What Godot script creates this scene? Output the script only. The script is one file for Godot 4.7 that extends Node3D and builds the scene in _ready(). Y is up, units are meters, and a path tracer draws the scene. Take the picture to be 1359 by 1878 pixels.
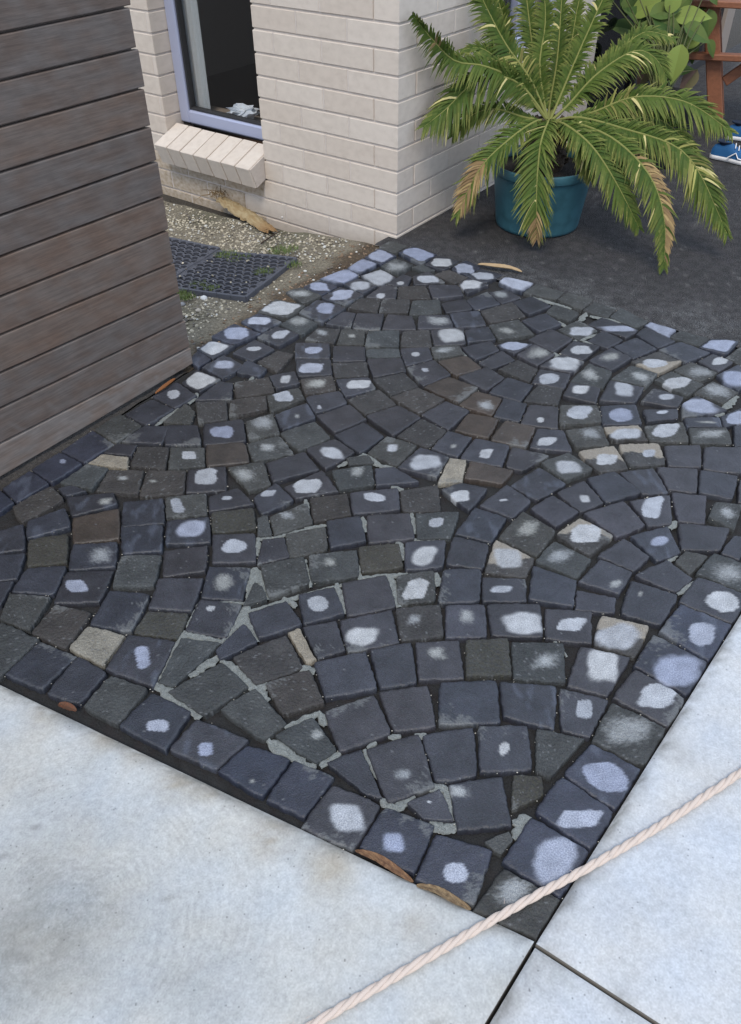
extends Node3D
# A cobbled forecourt: charcoal setts in fan courses between two concrete slabs, a timber
# screen, a pale brick house, and a potted cycad on asphalt. Units are metres.

const CORNER := Vector3(0.1431, 0.0, -3.9045)      # foot of the house corner
const WALL_R := Vector3(0.60807, 0.0, -0.79388)    # along the wall that runs away to the right
const WALL_L := Vector3(-0.79388, 0.0, -0.60807)   # along the wall with the low window
const P_P := Vector2(0.296,-0.623)
const P_DB := Vector2(1.849,-2.511)
const P_CD := Vector2(0.065,-3.815)
const P_CL := Vector2(-1.601,-1.322)
const P_AL := Vector2(-1.797,-1.681)
const TROWEL := Vector2(-0.579,-0.673)
const SLAB_J := Vector2(-0.624,0.782)
const SLAB_K := Vector2(0.821,0.570)
# each stone: four corners x,z in mm, tone, border flag, then pale patch: kind, centre, two half-axes
const STONES := [
[56,-3794,110,-3875,196,-3809,128,-3720,2,1],
[-15,-3688,54,-3792,139,-3700,64,-3601,1,1,1,55,-3705,58,2,-1,69],
[-97,-3565,-23,-3677,48,-3610,-30,-3505,1,1,1,-35,-3594,51,1,0,56],
[-219,-3457,-98,-3564,-36,-3488,-112,-3400,1,1,1,-118,-3502,54,2,1,51],
[-288,-3379,-219,-3452,-131,-3379,-199,-3294,1,1,1,-212,-3376,40,1,2,40],
[-360,-3331,-298,-3374,-199,-3288,-276,-3215,2,1,2,-295,-3309,47,1,2,33],
[145,-3736,218,-3804,332,-3704,248,-3602,1,1,1,234,-3692,54,2,-3,58],
[263,-3597,334,-3700,431,-3629,347,-3530,0,1,1,343,-3613,44,1,-3,47],
[380,-3543,455,-3634,523,-3555,445,-3473,1,1,1,441,-3544,40,1,-4,46],
[59,-3589,127,-3672,213,-3591,139,-3501,2,0,2,134,-3574,47,1,-2,52],
[203,-3572,254,-3600,306,-3530,262,-3513,2,0],
[-35,-3483,61,-3550,129,-3462,53,-3376,0,0,1,54,-3466,49,1,-1,55],
[-106,-3400,-43,-3458,44,-3380,-22,-3303,0,0,1,-30,-3379,36,1,0,34],
[-205,-3274,-124,-3378,-13,-3292,-98,-3193,1,0,1,-111,-3293,44,1,1,52],
[-294,-3142,-215,-3261,-87,-3173,-189,-3041,1,0,1,-180,-3166,34,1,2,51],
[202,-3465,278,-3519,348,-3406,205,-3376,0,0,1,269,-3435,42,1,-2,38],
[302,-3493,370,-3541,449,-3450,382,-3385,3,0],
[79,-3398,161,-3493,199,-3468,177,-3375,0,0,1,144,-3404,15,0,-1,16],
[-12,-3272,70,-3389,130,-3370,121,-3251,0,0,1,54,-3284,18,0,0,19],
[135,-3370,255,-3373,272,-3249,126,-3253,3,0],
[266,-3383,400,-3380,416,-3278,277,-3249,0,0],
[-87,-3178,-38,-3257,56,-3252,39,-3122,3,0],
[60,-3245,182,-3247,169,-3123,44,-3122,3,0],
[190,-3237,308,-3247,307,-3116,170,-3102,2,0],
[311,-3209,419,-3251,441,-3149,327,-3116,0,0],
[-176,-3040,-103,-3145,-51,-3126,-70,-3002,0,0],
[-48,-3120,68,-3116,50,-2976,-66,-2990,0,0],
[80,-3110,184,-3096,195,-2977,55,-2981,0,0],
[209,-3095,336,-3104,348,-2990,199,-2982,0,0,2,291,-3051,45,1,-3,37],
[339,-3114,464,-3138,482,-3009,357,-2992,1,0],
[-256,-2911,-205,-3006,-111,-2992,-136,-2876,3,0,2,-187,-2965,22,1,1,28],
[-108,-2992,-12,-2978,-17,-2862,-127,-2870,2,0,2,-66,-2934,16,0,0,17],
[-1,-2966,126,-2974,118,-2837,-15,-2846,2,0],
[137,-2966,247,-2980,251,-2841,124,-2844,3,0],
[252,-2971,385,-2992,382,-2856,258,-2848,0,0,1,328,-2925,43,1,-4,46],
[442,-3465,519,-3535,610,-3478,516,-3400,0,1,1,518,-3463,43,1,-3,31],
[575,-3399,618,-3453,736,-3388,668,-3296,1,1,1,638,-3379,55,2,-6,43],
[671,-3296,744,-3381,850,-3291,802,-3221,2,1],
[805,-3221,862,-3291,962,-3223,890,-3125,2,1],
[893,-3125,961,-3204,1043,-3146,986,-3057,2,1],
[994,-3069,1062,-3149,1145,-3021,1079,-2969,2,1],
[402,-3385,449,-3444,534,-3382,432,-3295,0,0,1,455,-3378,39,1,-4,38],
[525,-3303,600,-3335,659,-3252,565,-3191,0,0,2,577,-3279,32,1,-5,36],
[612,-3214,705,-3269,776,-3172,666,-3095,1,0],
[737,-3111,785,-3190,881,-3107,821,-3032,2,0],
[761,-2964,861,-3048,924,-2954,827,-2879,2,0,1,854,-2947,39,1,-6,30],
[888,-3007,963,-3068,1086,-2951,1023,-2893,1,0,1,1008,-2964,55,1,-5,20],
[420,-3231,519,-3308,561,-3188,450,-3140,1,0],
[468,-3134,614,-3207,652,-3078,498,-3026,3,0],
[626,-3048,740,-3111,789,-3009,687,-2944,0,0],
[388,-2969,488,-3001,506,-2888,391,-2869,1,0],
[490,-3009,618,-3060,665,-2928,514,-2886,2,0,2,558,-2958,33,1,-5,33],
[629,-2887,735,-2971,812,-2886,710,-2781,0,0],
[860,-2873,940,-2954,1006,-2875,929,-2807,1,0],
[733,-2779,810,-2878,908,-2834,816,-2722,0,0,1,822,-2804,39,1,-7,33],
[362,-2832,481,-2880,510,-2804,406,-2732,0,0],
[500,-2844,552,-2875,649,-2846,559,-2774,1,0,1,570,-2834,50,1,-4,32],
[415,-2717,518,-2804,560,-2728,461,-2669,0,0],
[569,-2769,649,-2846,717,-2765,634,-2686,0,0,2,654,-2777,42,1,-8,46],
[640,-2686,738,-2770,820,-2714,751,-2628,0,0,1,742,-2699,46,1,-8,41],
[1117,-2990,1147,-3019,1237,-2953,1185,-2882,1,1,1,1178,-2980,50,1,-9,32],
[1063,-2918,1112,-2973,1207,-2854,1123,-2803,0,0],
[1188,-2892,1247,-2946,1347,-2873,1283,-2815,2,1],
[1281,-2809,1348,-2872,1455,-2853,1372,-2750,1,1,1,1395,-2817,38,1,-16,48],
[955,-2828,1060,-2896,1119,-2801,1009,-2731,1,0],
[1122,-2797,1223,-2858,1315,-2765,1197,-2692,1,0],
[993,-2713,1117,-2782,1184,-2703,1072,-2621,6,0,1,1076,-2696,46,1,-9,32],
[835,-2722,941,-2812,1004,-2732,905,-2646,0,0,2,921,-2740,39,1,-8,35],
[887,-2591,989,-2686,1071,-2617,1003,-2534,2,0,2,1000,-2600,35,1,-10,38],
[735,-2576,832,-2700,908,-2638,847,-2525,2,0,2,820,-2619,33,1,-9,43],
[1133,-2645,1222,-2703,1294,-2622,1208,-2558,2,0,2,1230,-2629,45,1,-13,40],
[1244,-2707,1319,-2761,1379,-2694,1296,-2622,0,0,1,1330,-2700,28,1,-8,25],
[1047,-2581,1124,-2640,1217,-2542,1134,-2463,2,0,1,1122,-2555,47,1,-11,37],
[1282,-2608,1390,-2680,1426,-2587,1324,-2491,1,0,1,1340,-2574,39,1,-15,44],
[1159,-2481,1254,-2561,1325,-2486,1244,-2413,2,0,2,1251,-2493,46,1,-14,43],
[813,-2443,883,-2583,1000,-2530,938,-2424,0,0,1,919,-2514,27,1,-10,40],
[810,-2414,939,-2420,928,-2294,793,-2293,1,0,1,867,-2349,40,1,-10,41],
[691,-2478,737,-2564,838,-2525,800,-2423,0,0,1,763,-2513,24,1,-5,23],
[670,-2418,804,-2418,797,-2309,647,-2293,2,0,1,730,-2369,38,1,-8,37],
[958,-2437,1030,-2525,1121,-2460,1077,-2391,0,0,1,1059,-2461,22,0,-4,16],
[954,-2385,1079,-2391,1061,-2328,948,-2310,0,0,1,1015,-2367,21,0,-3,13],
[1099,-2416,1164,-2472,1252,-2369,1072,-2330,1,0,1,1152,-2402,47,1,-12,38],
[1079,-2328,1202,-2329,1194,-2270,1074,-2273,1,0,2,1149,-2298,32,1,-3,8],
[1209,-2337,1312,-2397,1344,-2328,1198,-2270,1,0,1,1267,-2328,37,1,-13,37],
[1356,-2729,1438,-2807,1522,-2745,1421,-2648,2,1],
[-470,-3146,-398,-3270,-260,-3203,-333,-3088,2,1,1,-363,-3196,72,2,5,62],
[-527,-3064,-457,-3136,-352,-3058,-429,-2971,1,1,1,-449,-3065,44,1,3,33],
[-631,-2938,-552,-3049,-428,-2965,-531,-2872,1,1,1,-532,-2960,45,1,6,53],
[-673,-2841,-623,-2904,-524,-2864,-598,-2766,0,1,1,-611,-2856,49,1,7,51],
[-689,-2757,-667,-2836,-604,-2766,-647,-2701,1,1],
[-693,-2592,-649,-2687,-546,-2617,-613,-2531,0,0,1,-616,-2633,45,1,7,49],
[-784,-2509,-708,-2602,-618,-2506,-687,-2426,0,0,1,-704,-2514,21,0,5,27],
[-363,-3039,-295,-3114,-206,-3041,-268,-2940,2,0,2,-286,-3060,45,1,2,41],
[-448,-2935,-374,-3022,-274,-2951,-352,-2856,0,0,1,-353,-2945,30,1,3,35],
[-531,-2811,-451,-2917,-363,-2834,-444,-2742,0,0,1,-449,-2838,29,1,1,15],
[-633,-2705,-559,-2798,-467,-2713,-542,-2618,1,0,1,-548,-2723,29,1,3,25],
[-498,-2664,-467,-2763,-382,-2691,-408,-2633,1,0],
[-626,-2482,-549,-2607,-500,-2590,-491,-2482,0,0],
[-714,-2342,-652,-2460,-610,-2404,-615,-2328,2,0],
[-427,-2737,-354,-2823,-288,-2797,-344,-2662,3,0],
[-373,-2642,-278,-2669,-253,-2582,-338,-2547,0,0,1,-310,-2607,15,0,2,24],
[-497,-2597,-370,-2632,-339,-2530,-479,-2486,3,0],
[-368,-2505,-256,-2560,-230,-2479,-347,-2396,2,0,1,-309,-2496,32,1,3,36],
[-495,-2478,-371,-2502,-358,-2414,-489,-2370,3,0],
[-620,-2467,-510,-2473,-490,-2352,-589,-2332,3,0],
[-329,-2377,-220,-2452,-184,-2359,-298,-2284,1,0,2,-250,-2365,9,0,1,13],
[-289,-2886,-154,-2877,-147,-2760,-282,-2764,1,0,1,-214,-2820,29,1,1,26],
[-279,-2759,-146,-2756,-135,-2636,-266,-2630,1,0,1,-216,-2689,45,1,2,39],
[-255,-2610,-135,-2636,-117,-2533,-229,-2503,3,0,2,-193,-2576,40,1,1,32],
[-138,-2860,-12,-2846,-12,-2737,-137,-2735,1,0],
[-138,-2721,-7,-2729,0,-2628,-126,-2614,3,0],
[-125,-2608,1,-2624,27,-2537,-85,-2485,0,0,1,-40,-2568,40,1,0,30],
[-230,-2492,-105,-2528,-76,-2441,-188,-2380,0,0,1,-175,-2419,7,0,1,15],
[-10,-2825,119,-2827,125,-2759,-7,-2760,2,0],
[-8,-2755,126,-2754,140,-2656,16,-2617,0,0],
[122,-2834,236,-2837,247,-2744,138,-2699,0,0,1,180,-2782,15,0,-1,14],
[244,-2836,353,-2851,371,-2777,251,-2748,2,0,2,294,-2807,37,1,-2,23],
[263,-2732,375,-2775,429,-2676,324,-2619,4,0],
[140,-2684,249,-2740,310,-2636,199,-2554,0,0,1,211,-2665,10,0,-1,12],
[13,-2602,131,-2649,182,-2552,77,-2490,3,0],
[195,-2546,294,-2615,398,-2537,314,-2439,4,0],
[77,-2485,176,-2544,270,-2463,171,-2371,3,0],
[-81,-2471,36,-2538,99,-2435,-14,-2372,3,0],
[-15,-2366,103,-2432,182,-2353,79,-2242,0,0],
[-185,-2371,-68,-2440,-7,-2343,-119,-2265,0,0],
[-121,-2255,-18,-2330,51,-2245,-32,-2147,0,0],
[178,-2372,272,-2458,353,-2395,268,-2273,0,0],
[88,-2241,180,-2344,264,-2272,194,-2172,3,0],
[-9,-2151,58,-2249,159,-2189,84,-2072,2,0,1,75,-2175,16,0,-1,19],
[-212,-2177,-115,-2236,-46,-2157,-143,-2068,0,0,1,-124,-2153,27,1,1,26],
[-309,-2272,-188,-2343,-128,-2237,-234,-2163,2,0],
[87,-2069,166,-2184,259,-2128,209,-2017,0,0,1,177,-2099,40,1,-2,34],
[201,-2168,265,-2267,343,-2230,285,-2120,0,0,2,276,-2179,11,0,-1,11],
[329,-2615,446,-2679,502,-2602,423,-2516,0,0],
[485,-2666,569,-2734,635,-2662,586,-2572,3,0],
[428,-2507,513,-2609,601,-2556,537,-2442,1,0],
[594,-2566,639,-2661,750,-2624,707,-2522,0,0,1,664,-2592,35,1,-6,36],
[545,-2445,616,-2551,701,-2521,664,-2416,3,0],
[314,-2431,388,-2520,476,-2468,426,-2355,4,0,2,409,-2423,29,1,-4,34],
[430,-2353,479,-2466,558,-2427,512,-2316,0,0],
[514,-2311,565,-2427,664,-2410,639,-2274,0,0,1,588,-2329,12,0,-3,16],
[286,-2268,344,-2376,449,-2340,398,-2222,4,0],
[399,-2215,464,-2327,566,-2285,514,-2171,4,0],
[524,-2169,569,-2282,656,-2267,663,-2142,0,0,1,590,-2203,28,1,-4,23],
[289,-2118,352,-2229,464,-2185,422,-2069,0,0,1,378,-2137,21,0,-3,25],
[433,-2065,466,-2177,587,-2127,483,-2044,0,0],
[209,-1988,258,-2118,313,-2105,288,-1994,7,0],
[296,-2011,323,-2099,459,-2049,411,-1981,4,0],
[547,-2089,648,-2141,712,-2051,610,-1991,2,0,1,630,-2061,32,1,-5,28],
[660,-2262,789,-2291,790,-2177,675,-2164,2,0,2,740,-2242,32,1,-7,31],
[793,-2280,916,-2290,923,-2196,804,-2209,6,0,1,860,-2236,42,1,-6,25],
[930,-2283,1071,-2300,1055,-2186,926,-2192,2,0,1,1001,-2257,41,1,-11,38],
[1079,-2269,1207,-2266,1194,-2172,1060,-2179,2,0,2,1142,-2230,50,1,-8,23],
[678,-2149,806,-2176,824,-2048,724,-2032,6,0,1,763,-2099,31,1,-6,27],
[818,-2178,956,-2186,946,-2070,828,-2058,6,0,1,905,-2129,20,0,-5,20],
[968,-2173,1090,-2174,1053,-2051,949,-2061,0,0],
[1097,-2162,1220,-2156,1172,-2019,1055,-2043,0,0],
[571,-1936,669,-1995,706,-1882,625,-1842,0,0,1,652,-1902,12,0,-3,14],
[677,-2003,772,-2036,836,-1931,710,-1882,1,0],
[787,-2034,902,-2053,914,-1926,832,-1918,1,0],
[911,-2060,1043,-2048,998,-1924,917,-1942,0,0],
[1046,-2041,1155,-2007,1099,-1893,1004,-1927,0,0],
[633,-1839,768,-1893,807,-1781,711,-1729,5,0],
[785,-1894,916,-1918,885,-1786,813,-1775,0,0,1,845,-1863,28,1,-12,46],
[921,-1930,1027,-1914,981,-1784,904,-1797,5,0],
[999,-1814,1041,-1882,1119,-1868,1054,-1752,2,0,2,1059,-1831,24,0,-10,31],
[534,-1745,621,-1820,703,-1738,612,-1653,6,0,1,624,-1748,41,1,-8,40],
[904,-1792,1047,-1764,987,-1668,877,-1676,0,0],
[1150,-1987,1209,-1985,1165,-1862,1107,-1874,0,0],
[1234,-2280,1312,-2275,1275,-2167,1194,-2156,1,0],
[1225,-2156,1311,-2142,1272,-1995,1178,-2008,0,0],
[-856,-2392,-780,-2486,-684,-2419,-765,-2323,0,1],
[-941,-2302,-872,-2400,-778,-2324,-846,-2220,2,1],
[-1020,-2185,-944,-2299,-849,-2216,-925,-2117,1,1],
[-1087,-2084,-1023,-2180,-930,-2115,-1001,-2013,1,1,1,-997,-2127,9,0,3,11],
[-1151,-1989,-1090,-2080,-1008,-2014,-1082,-1921,1,1],
[-1211,-1900,-1156,-1982,-1088,-1922,-1140,-1839,1,1],
[-834,-2229,-775,-2319,-686,-2317,-688,-2214,0,0],
[-876,-2167,-842,-2218,-772,-2206,-780,-2151,0,0],
[-913,-2111,-879,-2163,-789,-2148,-780,-2085,7,0],
[-774,-2098,-769,-2200,-664,-2198,-655,-2077,3,0],
[-978,-2013,-912,-2107,-837,-2087,-867,-1981,2,0],
[-852,-1970,-835,-2077,-722,-2071,-717,-1951,3,0,2,-779,-2030,17,0,3,14],
[-713,-1942,-713,-2074,-588,-2072,-576,-1950,3,0,2,-683,-2016,13,0,2,8],
[-1093,-1903,-999,-2001,-937,-1931,-1040,-1826,3,0],
[-938,-1945,-795,-1962,-769,-1903,-896,-1852,1,0,2,-810,-1917,21,0,4,17],
[-974,-1983,-936,-1999,-878,-1971,-938,-1945,0,0],
[-1023,-1833,-923,-1890,-883,-1803,-1001,-1754,1,0],
[-891,-1846,-761,-1887,-728,-1751,-861,-1732,4,0],
[-755,-1916,-634,-1933,-610,-1816,-736,-1800,1,0],
[-697,-2325,-589,-2323,-558,-2208,-684,-2206,0,0],
[-573,-2330,-437,-2358,-411,-2223,-553,-2206,1,0,1,-501,-2279,37,1,4,32],
[-427,-2340,-337,-2388,-301,-2265,-406,-2235,2,0,2,-370,-2331,40,1,4,45],
[-660,-2194,-545,-2192,-531,-2090,-646,-2078,2,0,1,-591,-2149,21,0,3,19],
[-542,-2203,-417,-2217,-387,-2109,-526,-2088,4,0],
[-410,-2212,-303,-2255,-245,-2151,-377,-2113,2,0,2,-338,-2188,27,1,2,23],
[-584,-2074,-464,-2093,-444,-1967,-571,-1956,0,0,1,-520,-2039,34,1,5,38],
[-459,-2086,-344,-2117,-310,-1992,-377,-1961,2,0,2,-395,-2043,39,1,4,35],
[-335,-2100,-213,-2162,-160,-2066,-304,-2003,0,0],
[-268,-1974,-152,-2067,-98,-1955,-227,-1919,0,0,1,-197,-1981,42,1,2,37],
[-361,-1927,-295,-2002,-231,-1918,-327,-1848,0,0,1,-313,-1947,20,0,1,17],
[-496,-1938,-411,-1979,-351,-1894,-487,-1863,0,0,1,-438,-1925,15,0,1,9],
[-630,-1937,-508,-1957,-489,-1851,-611,-1841,2,0,1,-585,-1893,19,0,5,32],
[-608,-1828,-482,-1849,-460,-1729,-591,-1724,1,0,1,-528,-1793,34,1,5,31],
[-478,-1861,-353,-1881,-335,-1784,-463,-1767,8,0],
[-302,-1840,-192,-1902,-171,-1804,-281,-1758,2,0,2,-251,-1843,24,0,1,19],
[-337,-1834,-309,-1849,-286,-1755,-328,-1752,2,0],
[-123,-2063,6,-2089,15,-1986,-98,-1964,2,0,2,-41,-2050,22,0,0,28],
[15,-2067,74,-2076,155,-1996,19,-1978,0,0],
[-77,-2123,-4,-2141,16,-2095,-65,-2084,2,0],
[216,-1959,283,-1989,367,-1960,296,-1851,0,0,1,275,-1922,31,1,-2,27],
[91,-1958,212,-1983,211,-1854,95,-1856,3,0],
[-65,-1950,87,-1971,90,-1865,-54,-1846,0,0,1,14,-1924,33,1,0,19],
[-187,-1926,-72,-1948,-57,-1841,-170,-1815,3,0],
[-131,-1818,-31,-1839,-13,-1727,-117,-1700,1,0],
[-250,-1764,-132,-1792,-123,-1693,-231,-1661,2,0],
[-12,-1845,116,-1851,128,-1731,-9,-1717,0,0],
[134,-1848,268,-1853,231,-1734,132,-1732,2,0,1,194,-1803,20,0,-1,21],
[-178,-1671,-39,-1692,-33,-1583,-165,-1564,2,0,2,-115,-1640,19,0,1,19],
[-36,-1710,81,-1720,90,-1618,-28,-1598,8,0],
[98,-1723,216,-1730,201,-1616,93,-1602,0,0,1,147,-1660,28,0,-2,32],
[242,-1755,314,-1871,405,-1821,346,-1715,1,0],
[206,-1626,239,-1747,339,-1710,310,-1603,1,0],
[433,-1972,542,-2068,613,-1980,507,-1899,1,0],
[328,-1879,426,-1979,489,-1896,420,-1815,0,0,1,403,-1900,13,0,-1,5],
[478,-1861,557,-1927,624,-1846,542,-1777,5,0],
[367,-1735,455,-1849,540,-1760,467,-1652,2,0,2,461,-1769,30,1,-5,35],
[310,-1592,359,-1730,461,-1650,422,-1573,6,0,1,383,-1648,32,1,-4,33],
[457,-1634,524,-1717,618,-1643,560,-1564,2,0,2,530,-1654,32,1,-5,30],
[304,-1575,423,-1567,411,-1482,293,-1484,0,0,1,351,-1528,24,0,-1,10],
[417,-1491,450,-1620,559,-1559,531,-1462,1,0],
[634,-1654,729,-1728,783,-1649,723,-1588,0,0],
[562,-1554,640,-1641,719,-1586,662,-1504,0,0,2,658,-1540,18,0,-4,18],
[552,-1526,651,-1492,634,-1437,534,-1453,5,0],
[-1143,-1766,-1028,-1821,-990,-1710,-1105,-1686,1,0],
[-1116,-1681,-985,-1697,-975,-1592,-1068,-1577,1,0],
[-995,-1755,-886,-1777,-852,-1651,-962,-1639,8,0],
[-859,-1728,-731,-1738,-712,-1632,-843,-1620,1,0,2,-766,-1682,35,1,8,33],
[-737,-1803,-614,-1813,-596,-1696,-709,-1687,1,0],
[-711,-1681,-594,-1685,-591,-1556,-706,-1558,2,0],
[-962,-1634,-851,-1643,-854,-1528,-979,-1543,1,0],
[-847,-1616,-716,-1624,-725,-1500,-849,-1496,1,0,1,-803,-1560,29,0,6,24],
[-711,-1548,-595,-1531,-618,-1392,-734,-1421,1,0],
[-1080,-1571,-979,-1583,-988,-1497,-1060,-1463,0,0],
[-979,-1537,-862,-1525,-882,-1402,-974,-1444,2,0],
[-878,-1396,-840,-1493,-736,-1465,-772,-1340,3,0],
[-767,-1344,-737,-1419,-632,-1387,-667,-1287,7,0],
[-614,-1390,-591,-1468,-479,-1458,-494,-1369,8,0],
[-460,-1762,-337,-1769,-322,-1649,-446,-1643,0,0,1,-392,-1712,33,1,3,29],
[-592,-1699,-468,-1720,-458,-1611,-576,-1592,0,0],
[-585,-1588,-460,-1587,-474,-1462,-591,-1476,0,0],
[-453,-1633,-335,-1628,-344,-1501,-458,-1511,1,0,2,-404,-1571,28,0,5,36],
[-461,-1507,-344,-1488,-370,-1370,-482,-1397,0,0,1,-425,-1473,11,0,1,9],
[-315,-1742,-251,-1750,-229,-1664,-320,-1636,0,0],
[-310,-1635,-189,-1668,-168,-1558,-277,-1509,2,0],
[-341,-1480,-319,-1567,-296,-1550,-278,-1502,2,0],
[-325,-1457,-227,-1499,-177,-1412,-290,-1364,1,0],
[-393,-1330,-332,-1421,-289,-1355,-376,-1298,1,0],
[-217,-1387,-188,-1402,-139,-1299,-163,-1288,7,0],
[-198,-1519,-101,-1548,-70,-1448,-177,-1412,0,0,1,-145,-1483,28,0,1,28],
[-83,-1561,43,-1595,67,-1471,-65,-1437,0,0],
[68,-1586,174,-1606,171,-1487,69,-1479,2,0,1,118,-1531,30,1,-2,36],
[200,-1611,305,-1609,288,-1483,174,-1480,1,0],
[-181,-1405,-92,-1426,-67,-1326,-135,-1300,0,0],
[-84,-1427,53,-1463,70,-1349,-62,-1317,0,0,1,-24,-1373,34,1,0,25],
[62,-1465,182,-1476,182,-1367,73,-1354,3,0,2,111,-1424,21,0,-1,19],
[-145,-1291,-16,-1323,12,-1206,-113,-1179,0,0],
[-7,-1326,100,-1351,107,-1220,17,-1205,0,0],
[109,-1352,221,-1357,223,-1231,111,-1230,0,0,2,160,-1313,25,0,-1,21],
[195,-1476,300,-1479,293,-1362,186,-1361,5,0,2,246,-1434,21,0,-3,28],
[304,-1479,446,-1477,435,-1358,304,-1367,0,0,1,388,-1408,43,1,-4,29],
[455,-1459,576,-1447,552,-1335,439,-1355,0,0,1,515,-1401,32,1,-4,21],
[237,-1353,344,-1360,339,-1241,227,-1241,8,0],
[352,-1346,483,-1342,464,-1218,342,-1232,2,0,2,427,-1283,34,1,-4,25],
[463,-1206,522,-1329,641,-1294,556,-1175,0,0,1,564,-1268,33,1,-9,42],
[748,-1736,869,-1779,874,-1661,796,-1628,1,0,1,827,-1710,19,0,-4,16],
[718,-1577,828,-1637,877,-1560,813,-1508,1,0],
[648,-1438,706,-1560,821,-1500,742,-1393,0,0,2,718,-1506,7,0,-3,12],
[847,-1628,888,-1670,948,-1651,873,-1575,2,0],
[555,-1333,596,-1433,713,-1393,654,-1292,6,0,1,627,-1360,48,1,-8,35],
[985,-1662,1043,-1730,1095,-1723,1027,-1629,1,0],
[889,-1581,965,-1663,1079,-1590,999,-1505,2,1,2,980,-1581,41,1,-12,36],
[811,-1477,892,-1571,1008,-1494,928,-1398,0,1,1,927,-1470,42,1,-12,36],
[733,-1376,814,-1467,926,-1395,829,-1277,1,1,1,837,-1364,32,1,-11,36],
[-1042,-1333,-966,-1435,-848,-1375,-911,-1250,2,0],
[-901,-1261,-846,-1368,-737,-1318,-793,-1213,1,0],
[-784,-1203,-736,-1318,-648,-1263,-693,-1170,1,0],
[-686,-1166,-640,-1257,-538,-1215,-590,-1112,2,0],
[-589,-1112,-530,-1207,-426,-1151,-467,-1041,1,0,1,-499,-1110,26,0,3,15],
[-658,-1275,-626,-1388,-499,-1365,-527,-1219,1,0,1,-572,-1311,17,0,7,33],
[-461,-1047,-411,-1131,-281,-1071,-346,-992,1,0,1,-376,-1047,16,0,2,17],
[-520,-1233,-488,-1374,-380,-1356,-477,-1223,2,0],
[-493,-1206,-373,-1295,-298,-1216,-392,-1133,2,0],
[-350,-1309,-219,-1383,-169,-1271,-283,-1222,3,0],
[-261,-1227,-155,-1269,-114,-1168,-211,-1135,3,0],
[-361,-1155,-284,-1217,-197,-1112,-251,-1067,2,0],
[-344,-989,-286,-1057,-181,-1019,-239,-925,1,1,2,-264,-963,6,0,1,7],
[-232,-922,-178,-1017,-83,-975,-147,-877,1,1],
[-155,-856,-90,-956,17,-906,-43,-803,0,1,1,-58,-876,28,0,0,28],
[-33,-814,22,-902,127,-859,78,-754,1,1,1,37,-822,18,0,0,17],
[78,-748,127,-841,241,-805,190,-692,1,1,1,161,-757,22,0,-2,20],
[69,-909,143,-944,167,-866,104,-871,0,0,1,117,-910,4,0,0,3],
[186,-684,256,-767,357,-703,299,-633,2,1,2,267,-719,34,0,-4,29],
[252,-779,329,-876,434,-798,358,-705,1,1,1,361,-783,38,0,-7,40],
[335,-887,408,-968,504,-883,437,-800,1,1,1,424,-867,42,1,-4,19],
[223,-822,279,-845,280,-822,253,-793,2,0],
[411,-971,491,-1050,588,-985,507,-886,1,1,1,505,-962,46,1,-8,35],
[490,-1055,562,-1160,672,-1087,592,-989,2,1,2,579,-1080,56,1,-10,40],
[161,-1224,301,-1230,294,-1105,150,-1101,1,0],
[305,-1225,442,-1208,414,-1085,302,-1123,1,0],
[446,-1205,560,-1168,489,-1062,428,-1084,0,0,1,492,-1141,18,0,-5,25],
[241,-1099,355,-1100,349,-983,230,-978,0,0,1,292,-1036,12,0,-2,16],
[374,-1093,478,-1061,385,-965,354,-980,2,0],
[161,-952,279,-973,286,-854,170,-846,0,0,2,183,-936,23,0,-1,16],
[306,-975,365,-971,362,-923,288,-887,8,0],
[564,-1171,641,-1257,740,-1169,674,-1089,0,1,1,676,-1175,46,1,-9,33],
[638,-1265,717,-1365,827,-1275,745,-1175,1,1,1,743,-1249,46,1,-12,40],
[-228,-1081,-140,-1130,-81,-1038,-127,-1005,2,0,2,-127,-1079,17,0,1,16],
[-115,-1146,4,-1191,44,-1081,-76,-1033,0,0],
[12,-1200,133,-1219,146,-1096,47,-1085,0,0],
[-107,-1010,-27,-1045,18,-922,-14,-928,0,0],
[-17,-1044,105,-1082,132,-944,28,-907,0,0,2,65,-976,18,0,-1,13],
[109,-1081,232,-1099,226,-971,135,-955,1,0],
[1203,-1909,1300,-1860,1234,-1772,1143,-1823,0,0],
[1277,-2000,1374,-1957,1309,-1865,1207,-1919,0,0],
[1348,-2086,1447,-2032,1377,-1954,1284,-1999,0,0],
[1427,-2177,1517,-2129,1455,-2042,1355,-2093,2,0],
[1497,-2264,1587,-2213,1530,-2133,1426,-2184,1,0],
[1569,-2347,1662,-2301,1595,-2220,1496,-2269,0,0],
[1641,-2440,1733,-2393,1666,-2306,1572,-2357,0,0],
[1715,-2521,1801,-2476,1738,-2396,1648,-2441,0,0],
[1394,-2308,1489,-2264,1422,-2179,1327,-2232,2,0],
[1465,-2401,1561,-2353,1499,-2273,1399,-2320,0,0],
[1541,-2493,1631,-2442,1567,-2360,1470,-2410,2,0],
[1615,-2576,1706,-2528,1635,-2449,1543,-2495,0,0],
[1437,-2543,1534,-2495,1462,-2413,1373,-2459,3,0],
[1506,-2632,1608,-2586,1534,-2497,1445,-2547,0,0],
[-1158,-1485,-1062,-1436,-1130,-1358,-1228,-1400,2,0],
[-1259,-1540,-1167,-1487,-1234,-1402,-1326,-1457,1,0],
[-1190,-1622,-1092,-1578,-1159,-1497,-1255,-1548,3,0],
[-1365,-1584,-1265,-1541,-1330,-1459,-1432,-1504,1,0],
[-1293,-1676,-1201,-1630,-1264,-1550,-1357,-1592,1,0],
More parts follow.
